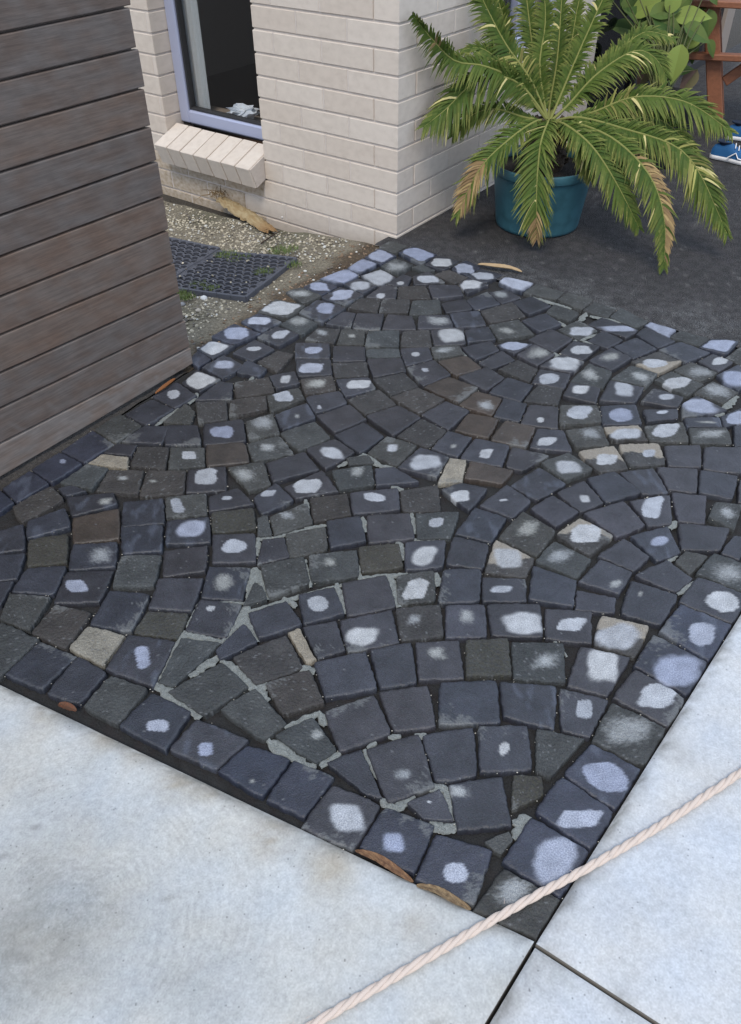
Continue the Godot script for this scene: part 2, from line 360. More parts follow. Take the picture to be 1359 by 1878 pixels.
[-1217,-1762,-1127,-1715,-1191,-1636,-1285,-1685,3,0]]
# pale mortar showing between stones: segment ends and half-width in mm
const MORTAR := [[-323,-1623,-332,-1501,7],[-332,-1501,-340,-1462,6],[-340,-1462,-374,-1373,8],[-320,-1625,-281,-1510,6],[-322,-1619,-312,-1578,11],[-335,-1462,-120,-1548,4],[-120,-1548,89,-1597,4],[-233,-1510,-202,-1485,6],[-327,-1749,-284,-1750,6],[-284,-1750,-144,-1805,4],[-328,-1744,-325,-1680,6],[-215,-1649,-188,-1653,6],[-188,-1651,-165,-1555,5],[-340,-1462,-294,-1365,6],[-336,-1459,-346,-1415,10],[-485,-1390,-377,-1361,7],[-478,-1390,-527,-1276,7],[-458,-1503,-479,-1408,4],[-402,-1499,-343,-1494,4],[-484,-1395,-530,-1235,7],[-530,-1235,-406,-1139,9],[-378,-1370,-484,-1243,5],[-385,-1317,-444,-1258,7],[-369,-1299,-282,-1215,9],[-282,-1215,-251,-1183,7],[-282,-1215,-252,-1228,7],[-172,-1276,-147,-1266,8],[-200,-1106,-126,-1143,6],[-126,-1143,-112,-1112,6],[-234,-1067,-182,-1027,9],[-182,-1027,-151,-1004,7],[-115,-1006,-79,-1033,6],[-151,-1004,-133,-1006,7],[-18,-1039,17,-964,6],[-12,-1050,4,-1060,4],[38,-1077,59,-1078,5],[100,-1080,116,-1081,6],[20,-919,45,-900,7],[45,-900,81,-927,7],[123,-947,154,-943,7],[154,-943,163,-874,5],[123,-868,139,-853,7],[139,-853,168,-859,7],[295,-866,324,-869,8],[316,-866,289,-834,7],[-215,-1645,-185,-1655,5],[-95,-1558,-71,-1458,7],[51,-1587,70,-1481,9],[-39,-1642,-31,-1578,5],[179,-1595,182,-1553,6],[123,-1849,127,-1764,6],[-24,-1834,-16,-1774,6],[78,-1725,91,-1657,8],[-20,-2151,38,-2086,7],[38,-2086,76,-2079,7],[-102,-2089,-23,-2146,5],[70,-1980,100,-1965,5],[-198,-1918,-191,-1867,5],[-192,-1793,-133,-1804,4],[-31,-1584,96,-1597,6],[129,-1736,181,-1732,5],[715,-3260,852,-3155,6],[774,-3042,800,-3004,7],[871,-3049,906,-3110,7],[924,-3085,1048,-3021,6],[816,-2882,920,-2933,6],[848,-2881,903,-2837,5],[713,-2787,733,-2757,8],[823,-1512,879,-1552,6],[829,-1631,868,-1670,6],[1237,-2390,1310,-2465,8],[1201,-2347,1235,-2380,8],[876,-1774,899,-1798,6],[-735,-2332,-678,-2432,5],[-646,-2473,-625,-2526,8],[-407,-2736,-445,-2596,5],[348,-2817,371,-2774,6],[772,-2606,816,-2643,6],[445,-1393,484,-1303,3]]
const STAINS := [[-642, -644, 174, 0.55, 0],[-582, -724, 212, 0.28, 0],[-716, -885, 183, 0.22, 0],[-440, -603, 150, 0.2, 0],[-285, -573, 118, 0.3, 0],[-604, -1089, 56, 0.5, 1],[-527, -1050, 49, 0.6, 1],[-419, -956, 59, 0.55, 1],[-358, -943, 41, 0.5, 1],[-209, -842, 61, 0.6, 1],[-84, -772, 65, 0.45, 1],[-761, -1159, 77, 0.4, 1],[-140, -806, 44, 0.4, 0],[317, -580, 59, 0.4, 0],[245, -567, 39, 0.35, 0],[433, -530, 28, 0.4, 0],[433, -754, 32, 0.4, 0],[73, -655, 41, 0.3, 1],[-662, -578, 89, 0.4, 0],[673, -1022, 48, 0.3, 0]]
const PEBBLES := [[-721, -3347, 16],[-810, -3303, 14],[-726, -3220, 12],[-866, -4769, 9],[-452, -4366, 9]]
const GRASS := [[-685, -3826, 45, 260],[-764, -3472, 35, 170],[-792, -3339, 30, 160],[-475, -3549, 35, 150],[-406, -3818, 55, 240],[-612, -3761, 50, 120],[-695, -3416, 30, 100],[-340, -3603, 30, 80],[-825, -3392, 20, 120]]
const ROPE := [[-1142, 207],[-542, -251],[-109, -491],[9, -553],[200, -652],[328, -716],[398, -749],[572, -838],[709, -916],[795, -966],[1228, -1226],[1948, -1785]]
const FRONDS := [
[[Vector3(0.857,0.470,-4.080),Vector3(0.725,0.617,-4.106),Vector3(0.599,0.666,-4.095),Vector3(0.481,0.642,-4.061),Vector3(0.366,0.553,-4.012),Vector3(0.266,0.494,-3.960)],0.140,[],0.95],
[[Vector3(0.857,0.470,-4.080),Vector3(0.686,0.639,-4.112),Vector3(0.540,0.710,-4.084),Vector3(0.400,0.740,-4.049),Vector3(0.296,0.832,-3.988),Vector3(0.200,0.941,-3.914)],0.112,[[0.72,0.8,1]],0.80],
[[Vector3(0.857,0.470,-4.080),Vector3(0.764,0.634,-4.129),Vector3(0.645,0.770,-4.180),Vector3(0.561,0.890,-4.232),Vector3(0.474,1.031,-4.263)],0.112,[[0.25,0.5,-2]],0.55],
[[Vector3(0.857,0.470,-4.080),Vector3(0.821,0.531,-4.169),Vector3(0.784,0.758,-4.349),Vector3(0.762,0.905,-4.465),Vector3(0.747,1.022,-4.558)],0.093,[],0.50],
[[Vector3(0.857,0.470,-4.080),Vector3(0.870,0.511,-4.180),Vector3(0.920,0.678,-4.373),Vector3(0.948,0.886,-4.572),Vector3(0.952,0.990,-4.622)],0.093,[],0.50],
[[Vector3(0.857,0.470,-4.080),Vector3(0.896,0.539,-4.133),Vector3(0.978,0.727,-4.207),Vector3(1.073,0.929,-4.287),Vector3(1.133,1.047,-4.323)],0.093,[],0.50],
[[Vector3(0.857,0.470,-4.080),Vector3(0.939,0.532,-4.113),Vector3(1.061,0.661,-4.135),Vector3(1.216,0.749,-4.155),Vector3(1.313,0.725,-4.146),Vector3(1.378,0.651,-4.125)],0.121,[],0.70],
[[Vector3(0.857,0.470,-4.080),Vector3(1.034,0.528,-4.018),Vector3(1.203,0.607,-3.960),Vector3(1.414,0.600,-3.890),Vector3(1.611,0.497,-3.813)],0.112,[[0.2,0.5,2]],0.75],
[[Vector3(0.857,0.470,-4.080),Vector3(0.968,0.516,-3.993),Vector3(1.145,0.498,-3.884),Vector3(1.353,0.459,-3.753),Vector3(1.470,0.358,-3.687),Vector3(1.622,0.126,-3.600)],0.112,[[0.5,0.75,2]],0.70],
[[Vector3(0.857,0.470,-4.080),Vector3(0.939,0.503,-3.959),Vector3(1.091,0.479,-3.795),Vector3(1.224,0.380,-3.628),Vector3(1.293,0.231,-3.519),Vector3(1.320,0.035,-3.456)],0.093,[[0.45,0.95,-1]],0.60],
[[Vector3(0.857,0.470,-4.080),Vector3(0.896,0.505,-3.928),Vector3(0.998,0.452,-3.790),Vector3(1.103,0.330,-3.677),Vector3(1.223,0.153,-3.608)],0.093,[],0.50],
[[Vector3(0.857,0.470,-4.080),Vector3(0.830,0.510,-3.963),Vector3(0.782,0.453,-3.840),Vector3(0.767,0.321,-3.751),Vector3(0.774,0.189,-3.709),Vector3(0.790,0.071,-3.706)],0.126,[[0.78,1,1]],0.10],
[[Vector3(0.857,0.470,-4.080),Vector3(0.787,0.497,-4.013),Vector3(0.654,0.449,-3.915),Vector3(0.521,0.335,-3.864),Vector3(0.426,0.129,-3.845)],0.112,[[0.55,0.95,1]],0.50],
[[Vector3(0.857,0.470,-4.080),Vector3(0.739,0.490,-4.103),Vector3(0.596,0.526,-4.106),Vector3(0.482,0.496,-4.091),Vector3(0.408,0.419,-4.069)],0.093,[],0.60],
[[Vector3(0.857,0.470,-4.080),Vector3(0.900,0.516,-4.224),Vector3(0.989,0.703,-4.440),Vector3(1.026,0.866,-4.555),Vector3(1.054,0.992,-4.600)],0.084,[],0.50],
[[Vector3(0.857,0.470,-4.080),Vector3(0.946,0.481,-3.978),Vector3(1.049,0.474,-3.931),Vector3(1.104,0.444,-3.875),Vector3(1.119,0.356,-3.850)],0.093,[[0,1,1]],0.40],
[[Vector3(0.857,0.470,-4.080),Vector3(0.810,0.549,-4.192),Vector3(0.681,0.690,-4.295),Vector3(0.647,0.838,-4.341),Vector3(0.570,1.008,-4.352)],0.084,[],0.50],
[[Vector3(0.857,0.470,-4.080),Vector3(0.843,0.516,-4.134),Vector3(0.809,0.683,-4.212),Vector3(0.827,0.845,-4.290),Vector3(0.805,1.007,-4.345)],0.084,[],0.60],
[[Vector3(0.857,0.470,-4.080),Vector3(0.956,0.537,-4.140),Vector3(1.136,0.701,-4.219),Vector3(1.277,0.802,-4.262),Vector3(1.413,0.783,-4.240)],0.093,[],0.60],
[[Vector3(0.857,0.470,-4.080),Vector3(1.007,0.495,-4.045),Vector3(1.190,0.530,-3.996),Vector3(1.361,0.502,-3.919),Vector3(1.518,0.367,-3.840)],0.093,[[0.3,0.6,2]],0.50],
[[Vector3(0.857,0.470,-4.080),Vector3(0.743,0.590,-4.123),Vector3(0.610,0.716,-4.155),Vector3(0.519,0.769,-4.157),Vector3(0.439,0.763,-4.146)],0.093,[],0.50],
[[Vector3(0.857,0.470,-4.080),Vector3(0.903,0.476,-3.947),Vector3(0.961,0.441,-3.872),Vector3(1.006,0.361,-3.839),Vector3(1.027,0.290,-3.834)],0.074,[[0.2,1,2]],0.60],
[[Vector3(0.857,0.470,-4.080),Vector3(0.918,0.485,-3.964),Vector3(1.025,0.446,-3.855),Vector3(1.120,0.376,-3.787),Vector3(1.178,0.281,-3.748)],0.084,[],0.60]]
const MATS := [Vector2(-0.630,-3.582),Vector2(-1.028,-3.809),Vector2(0.898,0.439)]
const LEAVES := [[1.716,0.506,-5.015,0.20,-1.75,1],[1.980,0.302,-5.505,0.16,-2.20,2],[1.647,0.626,-5.665,0.22,2.60,0],[1.725,0.562,-5.538,0.20,-0.50,0],[1.696,0.684,-5.651,0.22,0.60,1],[1.759,0.625,-5.422,0.20,-0.30,0],[1.910,0.655,-5.476,0.22,0.10,1],[1.925,0.586,-5.365,0.20,-0.40,0],[1.846,0.467,-5.604,0.18,-2.40,0],[1.684,0.477,-5.759,0.20,-2.70,0],[1.873,0.691,-5.595,0.20,0.90,0],[1.594,0.707,-5.784,0.22,2.20,0],[1.768,0.755,-5.733,0.22,1.20,0],[2.015,0.709,-5.651,0.20,0.50,0],[1.798,0.377,-5.724,0.16,-2.00,0],[2.018,0.435,-5.650,0.16,-1.20,0],[1.784,0.272,-5.781,0.16,-1.90,2],[1.619,0.530,-5.881,0.20,2.90,0],[1.751,0.684,-5.477,0.20,0.20,0],[1.754,0.492,-5.528,0.18,-1.20,0],[1.871,0.570,-5.490,0.17,-0.90,0],[1.774,0.753,-5.469,0.17,1.50,1],[1.716,0.351,-5.854,0.18,-2.50,0],[1.997,0.779,-5.552,0.20,0.40,0],[1.737,0.235,-5.634,0.12,0.55,0],[1.716,0.606,-5.570,0.11,-0.84,0],[1.590,0.671,-5.781,0.16,-1.10,0],[1.851,0.456,-5.542,0.16,-2.32,0],[1.467,0.685,-5.742,0.13,-1.23,0],[1.816,0.682,-5.596,0.11,-1.52,0],[1.839,0.366,-5.774,0.16,-2.77,1],[2.012,0.751,-5.499,0.13,-0.74,0],[1.778,0.622,-5.785,0.13,-0.71,0],[1.608,0.468,-5.539,0.11,-0.25,0],[1.551,0.781,-5.521,0.13,-1.18,0],[1.937,0.609,-5.710,0.12,1.01,0],[1.741,0.699,-5.517,0.11,-2.17,0],[1.890,0.209,-5.791,0.15,-1.60,0],[2.088,0.473,-5.536,0.12,-0.98,0],[2.021,0.680,-5.665,0.13,-0.15,1],[1.782,0.429,-5.659,0.12,-2.55,0],[2.101,0.662,-5.828,0.10,-0.68,0],[1.889,0.720,-5.810,0.14,-1.26,0],[1.930,0.371,-5.498,0.14,0.14,0],[1.818,0.347,-5.444,0.13,-2.25,0],[1.747,0.761,-5.815,0.15,0.26,1],[1.745,0.385,-5.528,0.15,-2.70,0],[2.033,0.606,-5.524,0.16,-1.36,0],[1.969,0.532,-5.525,0.17,0.66,1],[1.648,0.449,-5.587,0.15,-1.08,0]]
const BLACKPOT := Vector2(1.669,-5.023)
const SHOES := [Vector2(2.156,-4.965),Vector2(2.380,-5.349)]
const LITTER := [
[[Vector3(-0.039,0.000,-0.806),Vector3(0.003,0.003,-0.789),Vector3(0.041,0.002,-0.764),Vector3(0.075,-0.002,-0.741)],0.019,[Color(0.14,0.06,0.025),Color(0.33,0.18,0.085)],0.55,"orange brown dead leaf wedged in the gap before the concrete"],
[[Vector3(0.081,-0.001,-0.734),Vector3(0.119,0.002,-0.723),Vector3(0.154,0.001,-0.703),Vector3(0.183,-0.002,-0.687)],0.018,[Color(0.15,0.09,0.045),Color(0.36,0.25,0.13)],0.55,"tan dead leaf in the border gap nearest the cobbles' corner"],
[[Vector3(0.505,0.004,-3.577),Vector3(0.571,0.013,-3.531),Vector3(0.643,0.012,-3.509),Vector3(0.694,0.006,-3.486)],0.042,[Color(0.52,0.36,0.19),Color(0.62,0.45,0.26)],0.90,"pale tan curled dead leaf on asphalt in front of the pot"],
[[Vector3(-0.769,0.006,-2.513),Vector3(-0.737,0.010,-2.557),Vector3(-0.714,0.006,-2.615)],0.022,[Color(0.36,0.13,0.03),Color(0.3,0.12,0.04)],1.20,"rust coloured dead leaf at the foot of the timber screen"],
[[Vector3(-0.743,0.000,-1.172),Vector3(-0.720,0.004,-1.162),Vector3(-0.695,0.001,-1.152)],0.022,[Color(0.2,0.07,0.03),Color(0.13,0.06,0.03)],1.00,"small dark brown dead leaf in the left border gap"]]
const SHEATH := [Vector3(-0.814,-0.060,-4.598),Vector3(-0.486,-0.060,-4.126)]
const TWIG := [Vector3(-0.533,-0.052,-3.977),Vector3(-0.493,-0.050,-4.053),Vector3(-0.449,-0.052,-4.134)]

var rng := RandomNumberGenerator.new()
var nz := FastNoiseLite.new()
var nzf := FastNoiseLite.new()
var used := {}
var M := {}

func numbered(called: String) -> String:
	if not used.has(called):
		used[called] = 0
		return called
	used[called] += 1
	return "%s_%03d" % [called, used[called]]

func tag(o: Node, label: String, category: String, group := "") -> void:
	o.set_meta("label", label)
	o.set_meta("category", category)
	if group != "":
		o.set_meta("group", group)

func thing(called: String, label: String, category: String, at := Vector3.ZERO, group := "") -> Node3D:
	var o := Node3D.new()
	o.name = numbered(called)
	add_child(o)
	o.position = at
	tag(o, label, category, group)
	return o

func put(mesh: Mesh, called: String, mat: Material, parent: Node = self) -> MeshInstance3D:
	var o := MeshInstance3D.new()
	o.mesh = mesh
	o.name = numbered(called) if parent == self else called
	o.material_override = mat
	parent.add_child(o, true)
	return o

func st() -> SurfaceTool:
	var s := SurfaceTool.new()
	s.begin(Mesh.PRIMITIVE_TRIANGLES)
	return s

func done(s: SurfaceTool) -> ArrayMesh:
	s.generate_normals()
	return s.commit()

func tri(s: SurfaceTool, a: Vector3, b: Vector3, c: Vector3) -> void:
	s.add_vertex(a)
	s.add_vertex(b)
	s.add_vertex(c)

func quad(s: SurfaceTool, a: Vector3, b: Vector3, c: Vector3, d: Vector3) -> void:
	tri(s, a, b, c)
	tri(s, a, c, d)

# a box with bevelled edges, centred at the origin of xf
func cbox(s: SurfaceTool, xf: Transform3D, size: Vector3, c := 0.003) -> void:
	s.set_smooth_group(-1)
	var h := size * 0.5
	c = minf(c, minf(h.x, minf(h.y, h.z)) * 0.45)
	for ax in 3:
		var a1 := (ax + 1) % 3
		var a2 := (ax + 2) % 3
		for sg in [-1.0, 1.0]:
			var f := []
			for k in [[-1, -1], [1, -1], [1, 1], [-1, 1]]:
				var v := Vector3.ZERO
				v[ax] = sg * h[ax]
				v[a1] = k[0] * (h[a1] - c)
				v[a2] = k[1] * (h[a2] - c)
				f.append(xf * v)
			if sg > 0:
				quad(s, f[3], f[2], f[1], f[0])
			else:
				quad(s, f[0], f[1], f[2], f[3])
		for s1 in [-1.0, 1.0]:
			for s2 in [-1.0, 1.0]:
				var e := []
				for k in 4:
					var v := Vector3.ZERO
					v[ax] = (h[ax] - c) * (-1.0 if k == 0 or k == 3 else 1.0)
					if k < 2:
						v[a1] = s1 * h[a1]
						v[a2] = s2 * (h[a2] - c)
					else:
						v[a1] = s1 * (h[a1] - c)
						v[a2] = s2 * h[a2]
					e.append(xf * v)
				if s1 * s2 > 0:
					quad(s, e[3], e[2], e[1], e[0])
				else:
					quad(s, e[0], e[1], e[2], e[3])
	for sx in [-1.0, 1.0]:
		for sy in [-1.0, 1.0]:
			for sz in [-1.0, 1.0]:
				var a := xf * Vector3(sx * h.x, sy * (h.y - c), sz * (h.z - c))
				var b := xf * Vector3(sx * (h.x - c), sy * h.y, sz * (h.z - c))
				var d := xf * Vector3(sx * (h.x - c), sy * (h.y - c), sz * h.z)
				if sx * sy * sz > 0:
					tri(s, a, d, b)
				else:
					tri(s, a, b, d)

func box_mesh(size: Vector3, c := 0.003) -> ArrayMesh:
	var s := st()
	cbox(s, Transform3D(), size, c)
	return done(s)

# a bar of rectangular section from a to b
func bar(s: SurfaceTool, a: Vector3, b: Vector3, w: float, t: float, up := Vector3.UP, c := 0.003) -> void:
	var z := (b - a).normalized()
	var x := up.cross(z).normalized()
	var y := z.cross(x)
	cbox(s, Transform3D(Basis(x, y, z), (a + b) * 0.5), Vector3(w, t, a.distance_to(b)), c)

# a sheet of nx by ny cells; fn(i, j) gives [position, colour, uv]
func sheet(s: SurfaceTool, nx: int, ny: int, fn: Callable) -> void:
	var base := []
	s.set_smooth_group(0)
	for j in ny + 1:
		for i in nx + 1:
			var r: Array = fn.call(i, j)
			base.append(r)
	var n := 0
	for r in base:
		s.set_color(r[1])
		s.set_uv(r[2])
		s.add_vertex(r[0])
	var w := nx + 1
	for j in ny:
		for i in nx:
			n = j * w + i
			for k in [n, n + 1, n + w + 1, n, n + w + 1, n + w]:
				s.add_index(k)

func tube(s: SurfaceTool, pts: Array, rad: Array, seg := 8) -> void:
	s.set_smooth_group(0)
	var prev := []
	for i in pts.size():
		var t: Vector3 = (pts[mini(i + 1, pts.size() - 1)] - pts[maxi(i - 1, 0)]).normalized()
		var ref := Vector3.UP if absf(t.y) < 0.9 else Vector3.RIGHT
		var x := ref.cross(t).normalized()
		var y := t.cross(x)
		var ring := []
		for k in seg:
			var a := TAU * k / seg
			ring.append(pts[i] + (x * cos(a) + y * sin(a)) * rad[i])
		if i > 0:
			for k in seg:
				var k2 := (k + 1) % seg
				quad(s, prev[k], ring[k], ring[k2], prev[k2])
		prev = ring

func lathe(s: SurfaceTool, prof: Array, seg := 40) -> void:
	s.set_smooth_group(0)
	for i in prof.size() - 1:
		for k in seg:
			var a := TAU * k / seg
			var b := TAU * (k + 1) / seg
			var p: Vector2 = prof[i]
			var q: Vector2 = prof[i + 1]
			quad(s, Vector3(cos(a) * p.x, p.y, sin(a) * p.x), Vector3(cos(b) * p.x, p.y, sin(b) * p.x),
				Vector3(cos(b) * q.x, q.y, sin(b) * q.x), Vector3(cos(a) * q.x, q.y, sin(a) * q.x))

# ------------------------------------------------------------------ materials
func noise_bytes(seed_: int, freq: float, w: int, oct: int) -> PackedByteArray:
	var n := FastNoiseLite.new()
	n.seed = seed_
	n.frequency = freq
	n.fractal_octaves = oct
	var im := n.get_seamless_image(w, w)
	im.convert(Image.FORMAT_L8)
	return im.get_data()

# layers: [[seed, frequency, octaves, weight], ...] blended into a ramp of sRGB colours
func ramp_tex(layers: Array, cols: Array, w := 512, contrast := 1.0) -> ImageTexture:
	var maps := []
	var tot := 0.0
	for l in layers:
		maps.append(noise_bytes(l[0], l[1], w, l[2]))
		tot += l[3]
	var out := PackedByteArray()
	out.resize(w * w * 3)
	var lut := []
	for i in 256:
		var f := clampf((i / 255.0 - 0.5) * contrast + 0.5, 0.0, 0.999) * (cols.size() - 1)
		var c: Color = cols[int(f)].lerp(cols[int(f) + 1], f - int(f))
		lut.append([int(c.r * 255), int(c.g * 255), int(c.b * 255)])
	for i in w * w:
		var v := 0.0
		for k in maps.size():
			v += maps[k][i] * layers[k][3]
		var c: Array = lut[clampi(int(v / tot), 0, 255)]
		out[i * 3] = c[0]
		out[i * 3 + 1] = c[1]
		out[i * 3 + 2] = c[2]
	return ImageTexture.create_from_image(Image.create_from_data(w, w, false, Image.FORMAT_RGB8, out))

func bump_tex(seed_: int, freq: float, oct: int, strength: float, w := 512) -> ImageTexture:
	var im := Image.create_from_data(w, w, false, Image.FORMAT_L8, noise_bytes(seed_, freq, w, oct))
	im.convert(Image.FORMAT_RGBA8)
	im.bump_map_to_normal_map(strength)
	return ImageTexture.create_from_image(im)

func mat(col: Color, rough: float, tex: Texture2D = null, scale := 1.0, bump: Texture2D = null, bs := 1.0, vcol := false, world := true) -> StandardMaterial3D:
	var m := StandardMaterial3D.new()
	m.albedo_color = col
	m.roughness = rough
	m.vertex_color_use_as_albedo = vcol
	if tex or bump:
		m.uv1_triplanar = world
		m.uv1_world_triplanar = world
		m.uv1_scale = Vector3.ONE * scale
	if tex:
		m.albedo_texture = tex
	if bump:
		m.normal_enabled = true
		m.normal_texture = bump
		m.normal_scale = bs
	return m

func lin(r: float, g: float, b: float) -> Color:
	return Color(r, g, b).linear_to_srgb()

# trowelled concrete over 2.6 m: grit, pores and faint arcs left by the trowel
func concrete_tex() -> ImageTexture:
	var w := 1024
	var out := PackedByteArray()
	out.resize(w * w * 3)
	var n1 := FastNoiseLite.new()
	n1.seed = 81
	n1.frequency = 0.5
	n1.fractal_octaves = 2
	var n2 := FastNoiseLite.new()
	n2.seed = 82
	n2.frequency = 0.02
	n2.fractal_octaves = 4
	var gr := RandomNumberGenerator.new()
	gr.seed = 88
	for y in w:
		for x in w:
			var px := (float(x) / w - 0.5) * 2.6
			var pz := (float(y) / w - 0.85) * 2.6
			var d := Vector2(px, pz) - TROWEL
			var ring := n1.get_noise_2d(d.length() * 230.0, d.angle() * 6.0)
			var mask := (1.0 - smooth01(0.25, 0.6, d.length())) * clampf(0.45 + n2.get_noise_2d(x * 0.5, y * 0.5 + 900.0) * 1.6, 0.0, 1.0)
			var v := 0.915 + 0.06 * ring * mask + 0.055 * n1.get_noise_2d(x, y) + 0.035 * n2.get_noise_2d(x, y) + gr.randf_range(-0.04, 0.04) + 0.045 * n1.get_noise_2d(x * 0.25 + 700.0, y * 0.25)
			if n1.get_noise_2d(x * 0.45 + 5000.0, y * 0.45) > 0.76:
				v *= 0.7
			v = clampf(v, 0.0, 1.0)
			var warm := 0.02 * n2.get_noise_2d(x * 0.6 + 3000.0, y * 0.6)
			var i := (y * w + x) * 3
			out[i] = int(clampf(v + warm, 0, 1) * 255)
			out[i + 1] = int(v * 255)
			out[i + 2] = int(clampf(v - warm * 1.5, 0, 1) * 255)
	return ImageTexture.create_from_image(Image.create_from_data(w, w, false, Image.FORMAT_RGB8, out))

func make_materials() -> void:
	var speck := ramp_tex([[3, 0.09, 4, 1.0], [4, 0.3, 2, 0.7]], [Color(0.62, 0.62, 0.64), Color(0.82, 0.82, 0.82), Color(1, 1, 0.98)], 512, 1.7)
	var fine := bump_tex(11, 0.08, 5, 6.0)
	var coarse := bump_tex(12, 0.03, 5, 10.0)
	M.sett = mat(Color.WHITE, 0.5, speck, 5.0, fine, 0.5, true)
	M.sett_rough = mat(Color.WHITE, 0.78, speck, 6.0, coarse, 1.0, true)
	M.bed = mat(Color.WHITE, 0.95, speck, 7.0, coarse, 1.2, true)
	M.concrete = mat(Color.WHITE, 0.82, concrete_tex(), 1.0, null, 1.0, true, false)
	M.concrete.uv1_scale = Vector3(1.0 / 2.6, 1.0 / 2.6, 1.0)
	M.concrete.uv1_offset = Vector3(0.5, 0.85, 0.0)
	var asp := ramp_tex([[31, 0.25, 3, 1.0], [32, 0.03, 3, 0.3]], [Color(0.35, 0.35, 0.36), Color(0.7, 0.7, 0.7), Color(1, 1, 1)], 512, 2.4)
	M.asphalt = mat(Color.WHITE, 0.85, asp, 1.1, bump_tex(33, 0.22, 3, 10.0), 1.0, true)
	M.soil = mat(Color.WHITE, 0.95, asp, 4.0, coarse, 1.0, true)
	var brk := ramp_tex([[41, 0.015, 4, 1.0], [42, 0.25, 3, 0.6]], [Color(0.91, 0.905, 0.90), Color(0.97, 0.97, 0.97), Color(1, 1, 1)], 512, 1.4)
	var bb := bump_tex(43, 0.2, 4, 4.0)
	M.bricks = []
	for c in [lin(0.64, 0.562, 0.482), lin(0.62, 0.542, 0.462), lin(0.655, 0.578, 0.498), lin(0.61, 0.528, 0.447)]:
		M.bricks.append(mat(c, 0.88, brk, 3.0, bb, 0.5))
	M.mortar = mat(lin(0.63, 0.56, 0.50), 0.95, brk, 5.0, bb, 0.8)
	M.brick_stained = mat(lin(0.52, 0.45, 0.37), 0.9, ramp_tex([[45, 0.03, 5, 1.0], [42, 0.25, 3, 0.3]], [Color(0.78, 0.73, 0.66), Color(0.93, 0.91, 0.88), Color(1, 1, 1)], 512, 1.8), 2.0, bb, 0.6)
	M.alu = mat(lin(0.40, 0.43, 0.57), 0.38)
	M.alu.metallic = 0.25
	M.gasket_shadow_black = mat(lin(0.02, 0.02, 0.022), 0.7)
	M.glass = mat(Color(0.2, 0.22, 0.24, 0.03), 0.02)
	M.glass.transparency = BaseMaterial3D.TRANSPARENCY_ALPHA
	M.dark_glass = mat(Color(0.05, 0.05, 0.07, 0.75), 0.06)  # dark tint stands in for deep shade beyond the brick wall
	M.dark_glass.transparency = BaseMaterial3D.TRANSPARENCY_ALPHA
	M.room = mat(lin(0.30, 0.25, 0.21), 0.9)
	M.room_floor = mat(lin(0.10, 0.06, 0.04), 0.6)
	M.curtain = mat(lin(0.40, 0.43, 0.44), 0.9)
	M.wood = []
	var grain := ramp_tex([[51, 0.02, 5, 1.0], [52, 0.1, 4, 0.8]], [Color(0.80, 0.79, 0.78), Color(0.91, 0.905, 0.90), Color(1.0, 0.995, 0.99)], 512, 1.5)
	var gb := bump_tex(54, 0.05, 4, 5.0)
	for c in [lin(0.180, 0.152, 0.136), lin(0.192, 0.154, 0.131), lin(0.172, 0.147, 0.133), lin(0.197, 0.152, 0.125), lin(0.260, 0.228, 0.206)]:
		var m := mat(c, 0.75, grain, 1.0, gb, 0.12, true, false)
		m.uv1_scale = Vector3(0.45, 9.0, 1)
		M.wood.append(m)
	M.teal = mat(lin(0.045, 0.14, 0.178), 0.42, ramp_tex([[61, 0.02, 4, 1.0]], [Color(0.78, 0.8, 0.8), Color(0.96, 0.96, 0.96), Color(1, 1, 1)], 256, 1.6), 2.0)
	M.potsoil = mat(lin(0.03, 0.022, 0.016), 0.95, asp, 5.0, coarse, 1.0)
	M.trunk = mat(lin(0.13, 0.095, 0.065), 0.95, asp, 6.0, coarse, 1.4)
	M.leaf = mat(Color.WHITE, 0.68, null, 1.0, null, 1.0, true)
	M.leaf.cull_mode = BaseMaterial3D.CULL_DISABLED
	M.leaf.metallic_specular = 0.3
	M.leaf.backlight_enabled = true
	M.leaf.backlight = Color(0.05, 0.08, 0.015)
	M.dry = mat(Color.WHITE, 0.8, speck, 8.0, null, 1.0, true)
	M.dry.cull_mode = BaseMaterial3D.CULL_DISABLED
	M.rope = mat(Color.WHITE, 0.92, ramp_tex([[71, 0.2, 3, 1.0]], [Color(0.86, 0.82, 0.8), Color(0.96, 0.94, 0.93), Color(1, 1, 1)], 256, 1.5), 14.0, null, 1.0, true)
	M.plastic = mat(lin(0.115, 0.12, 0.145), 0.5, speck, 7.0, fine, 0.6)
	M.pebble = mat(Color.WHITE, 0.85, null, 1.0, null, 1.0, true)
	M.grass = mat(Color.WHITE, 0.7, null, 1.0, null, 1.0, true)
	M.grass.cull_mode = BaseMaterial3D.CULL_DISABLED
	M.timber = mat(lin(0.30, 0.115, 0.055), 0.6, grain, 3.0, gb, 0.3)
	M.blue = mat(lin(0.02, 0.16, 0.42), 0.75, speck, 20.0, fine, 0.5)
	M.navy = mat(lin(0.015, 0.03, 0.07), 0.8, speck, 20.0)
	M.white = mat(lin(0.75, 0.75, 0.76), 0.6)
	M.bag = mat(lin(0.62, 0.66, 0.70), 0.5)

# ------------------------------------------------------------------ setting
func smooth01(a: float, b: float, x: float) -> float:
	return smoothstep(a, b, x)

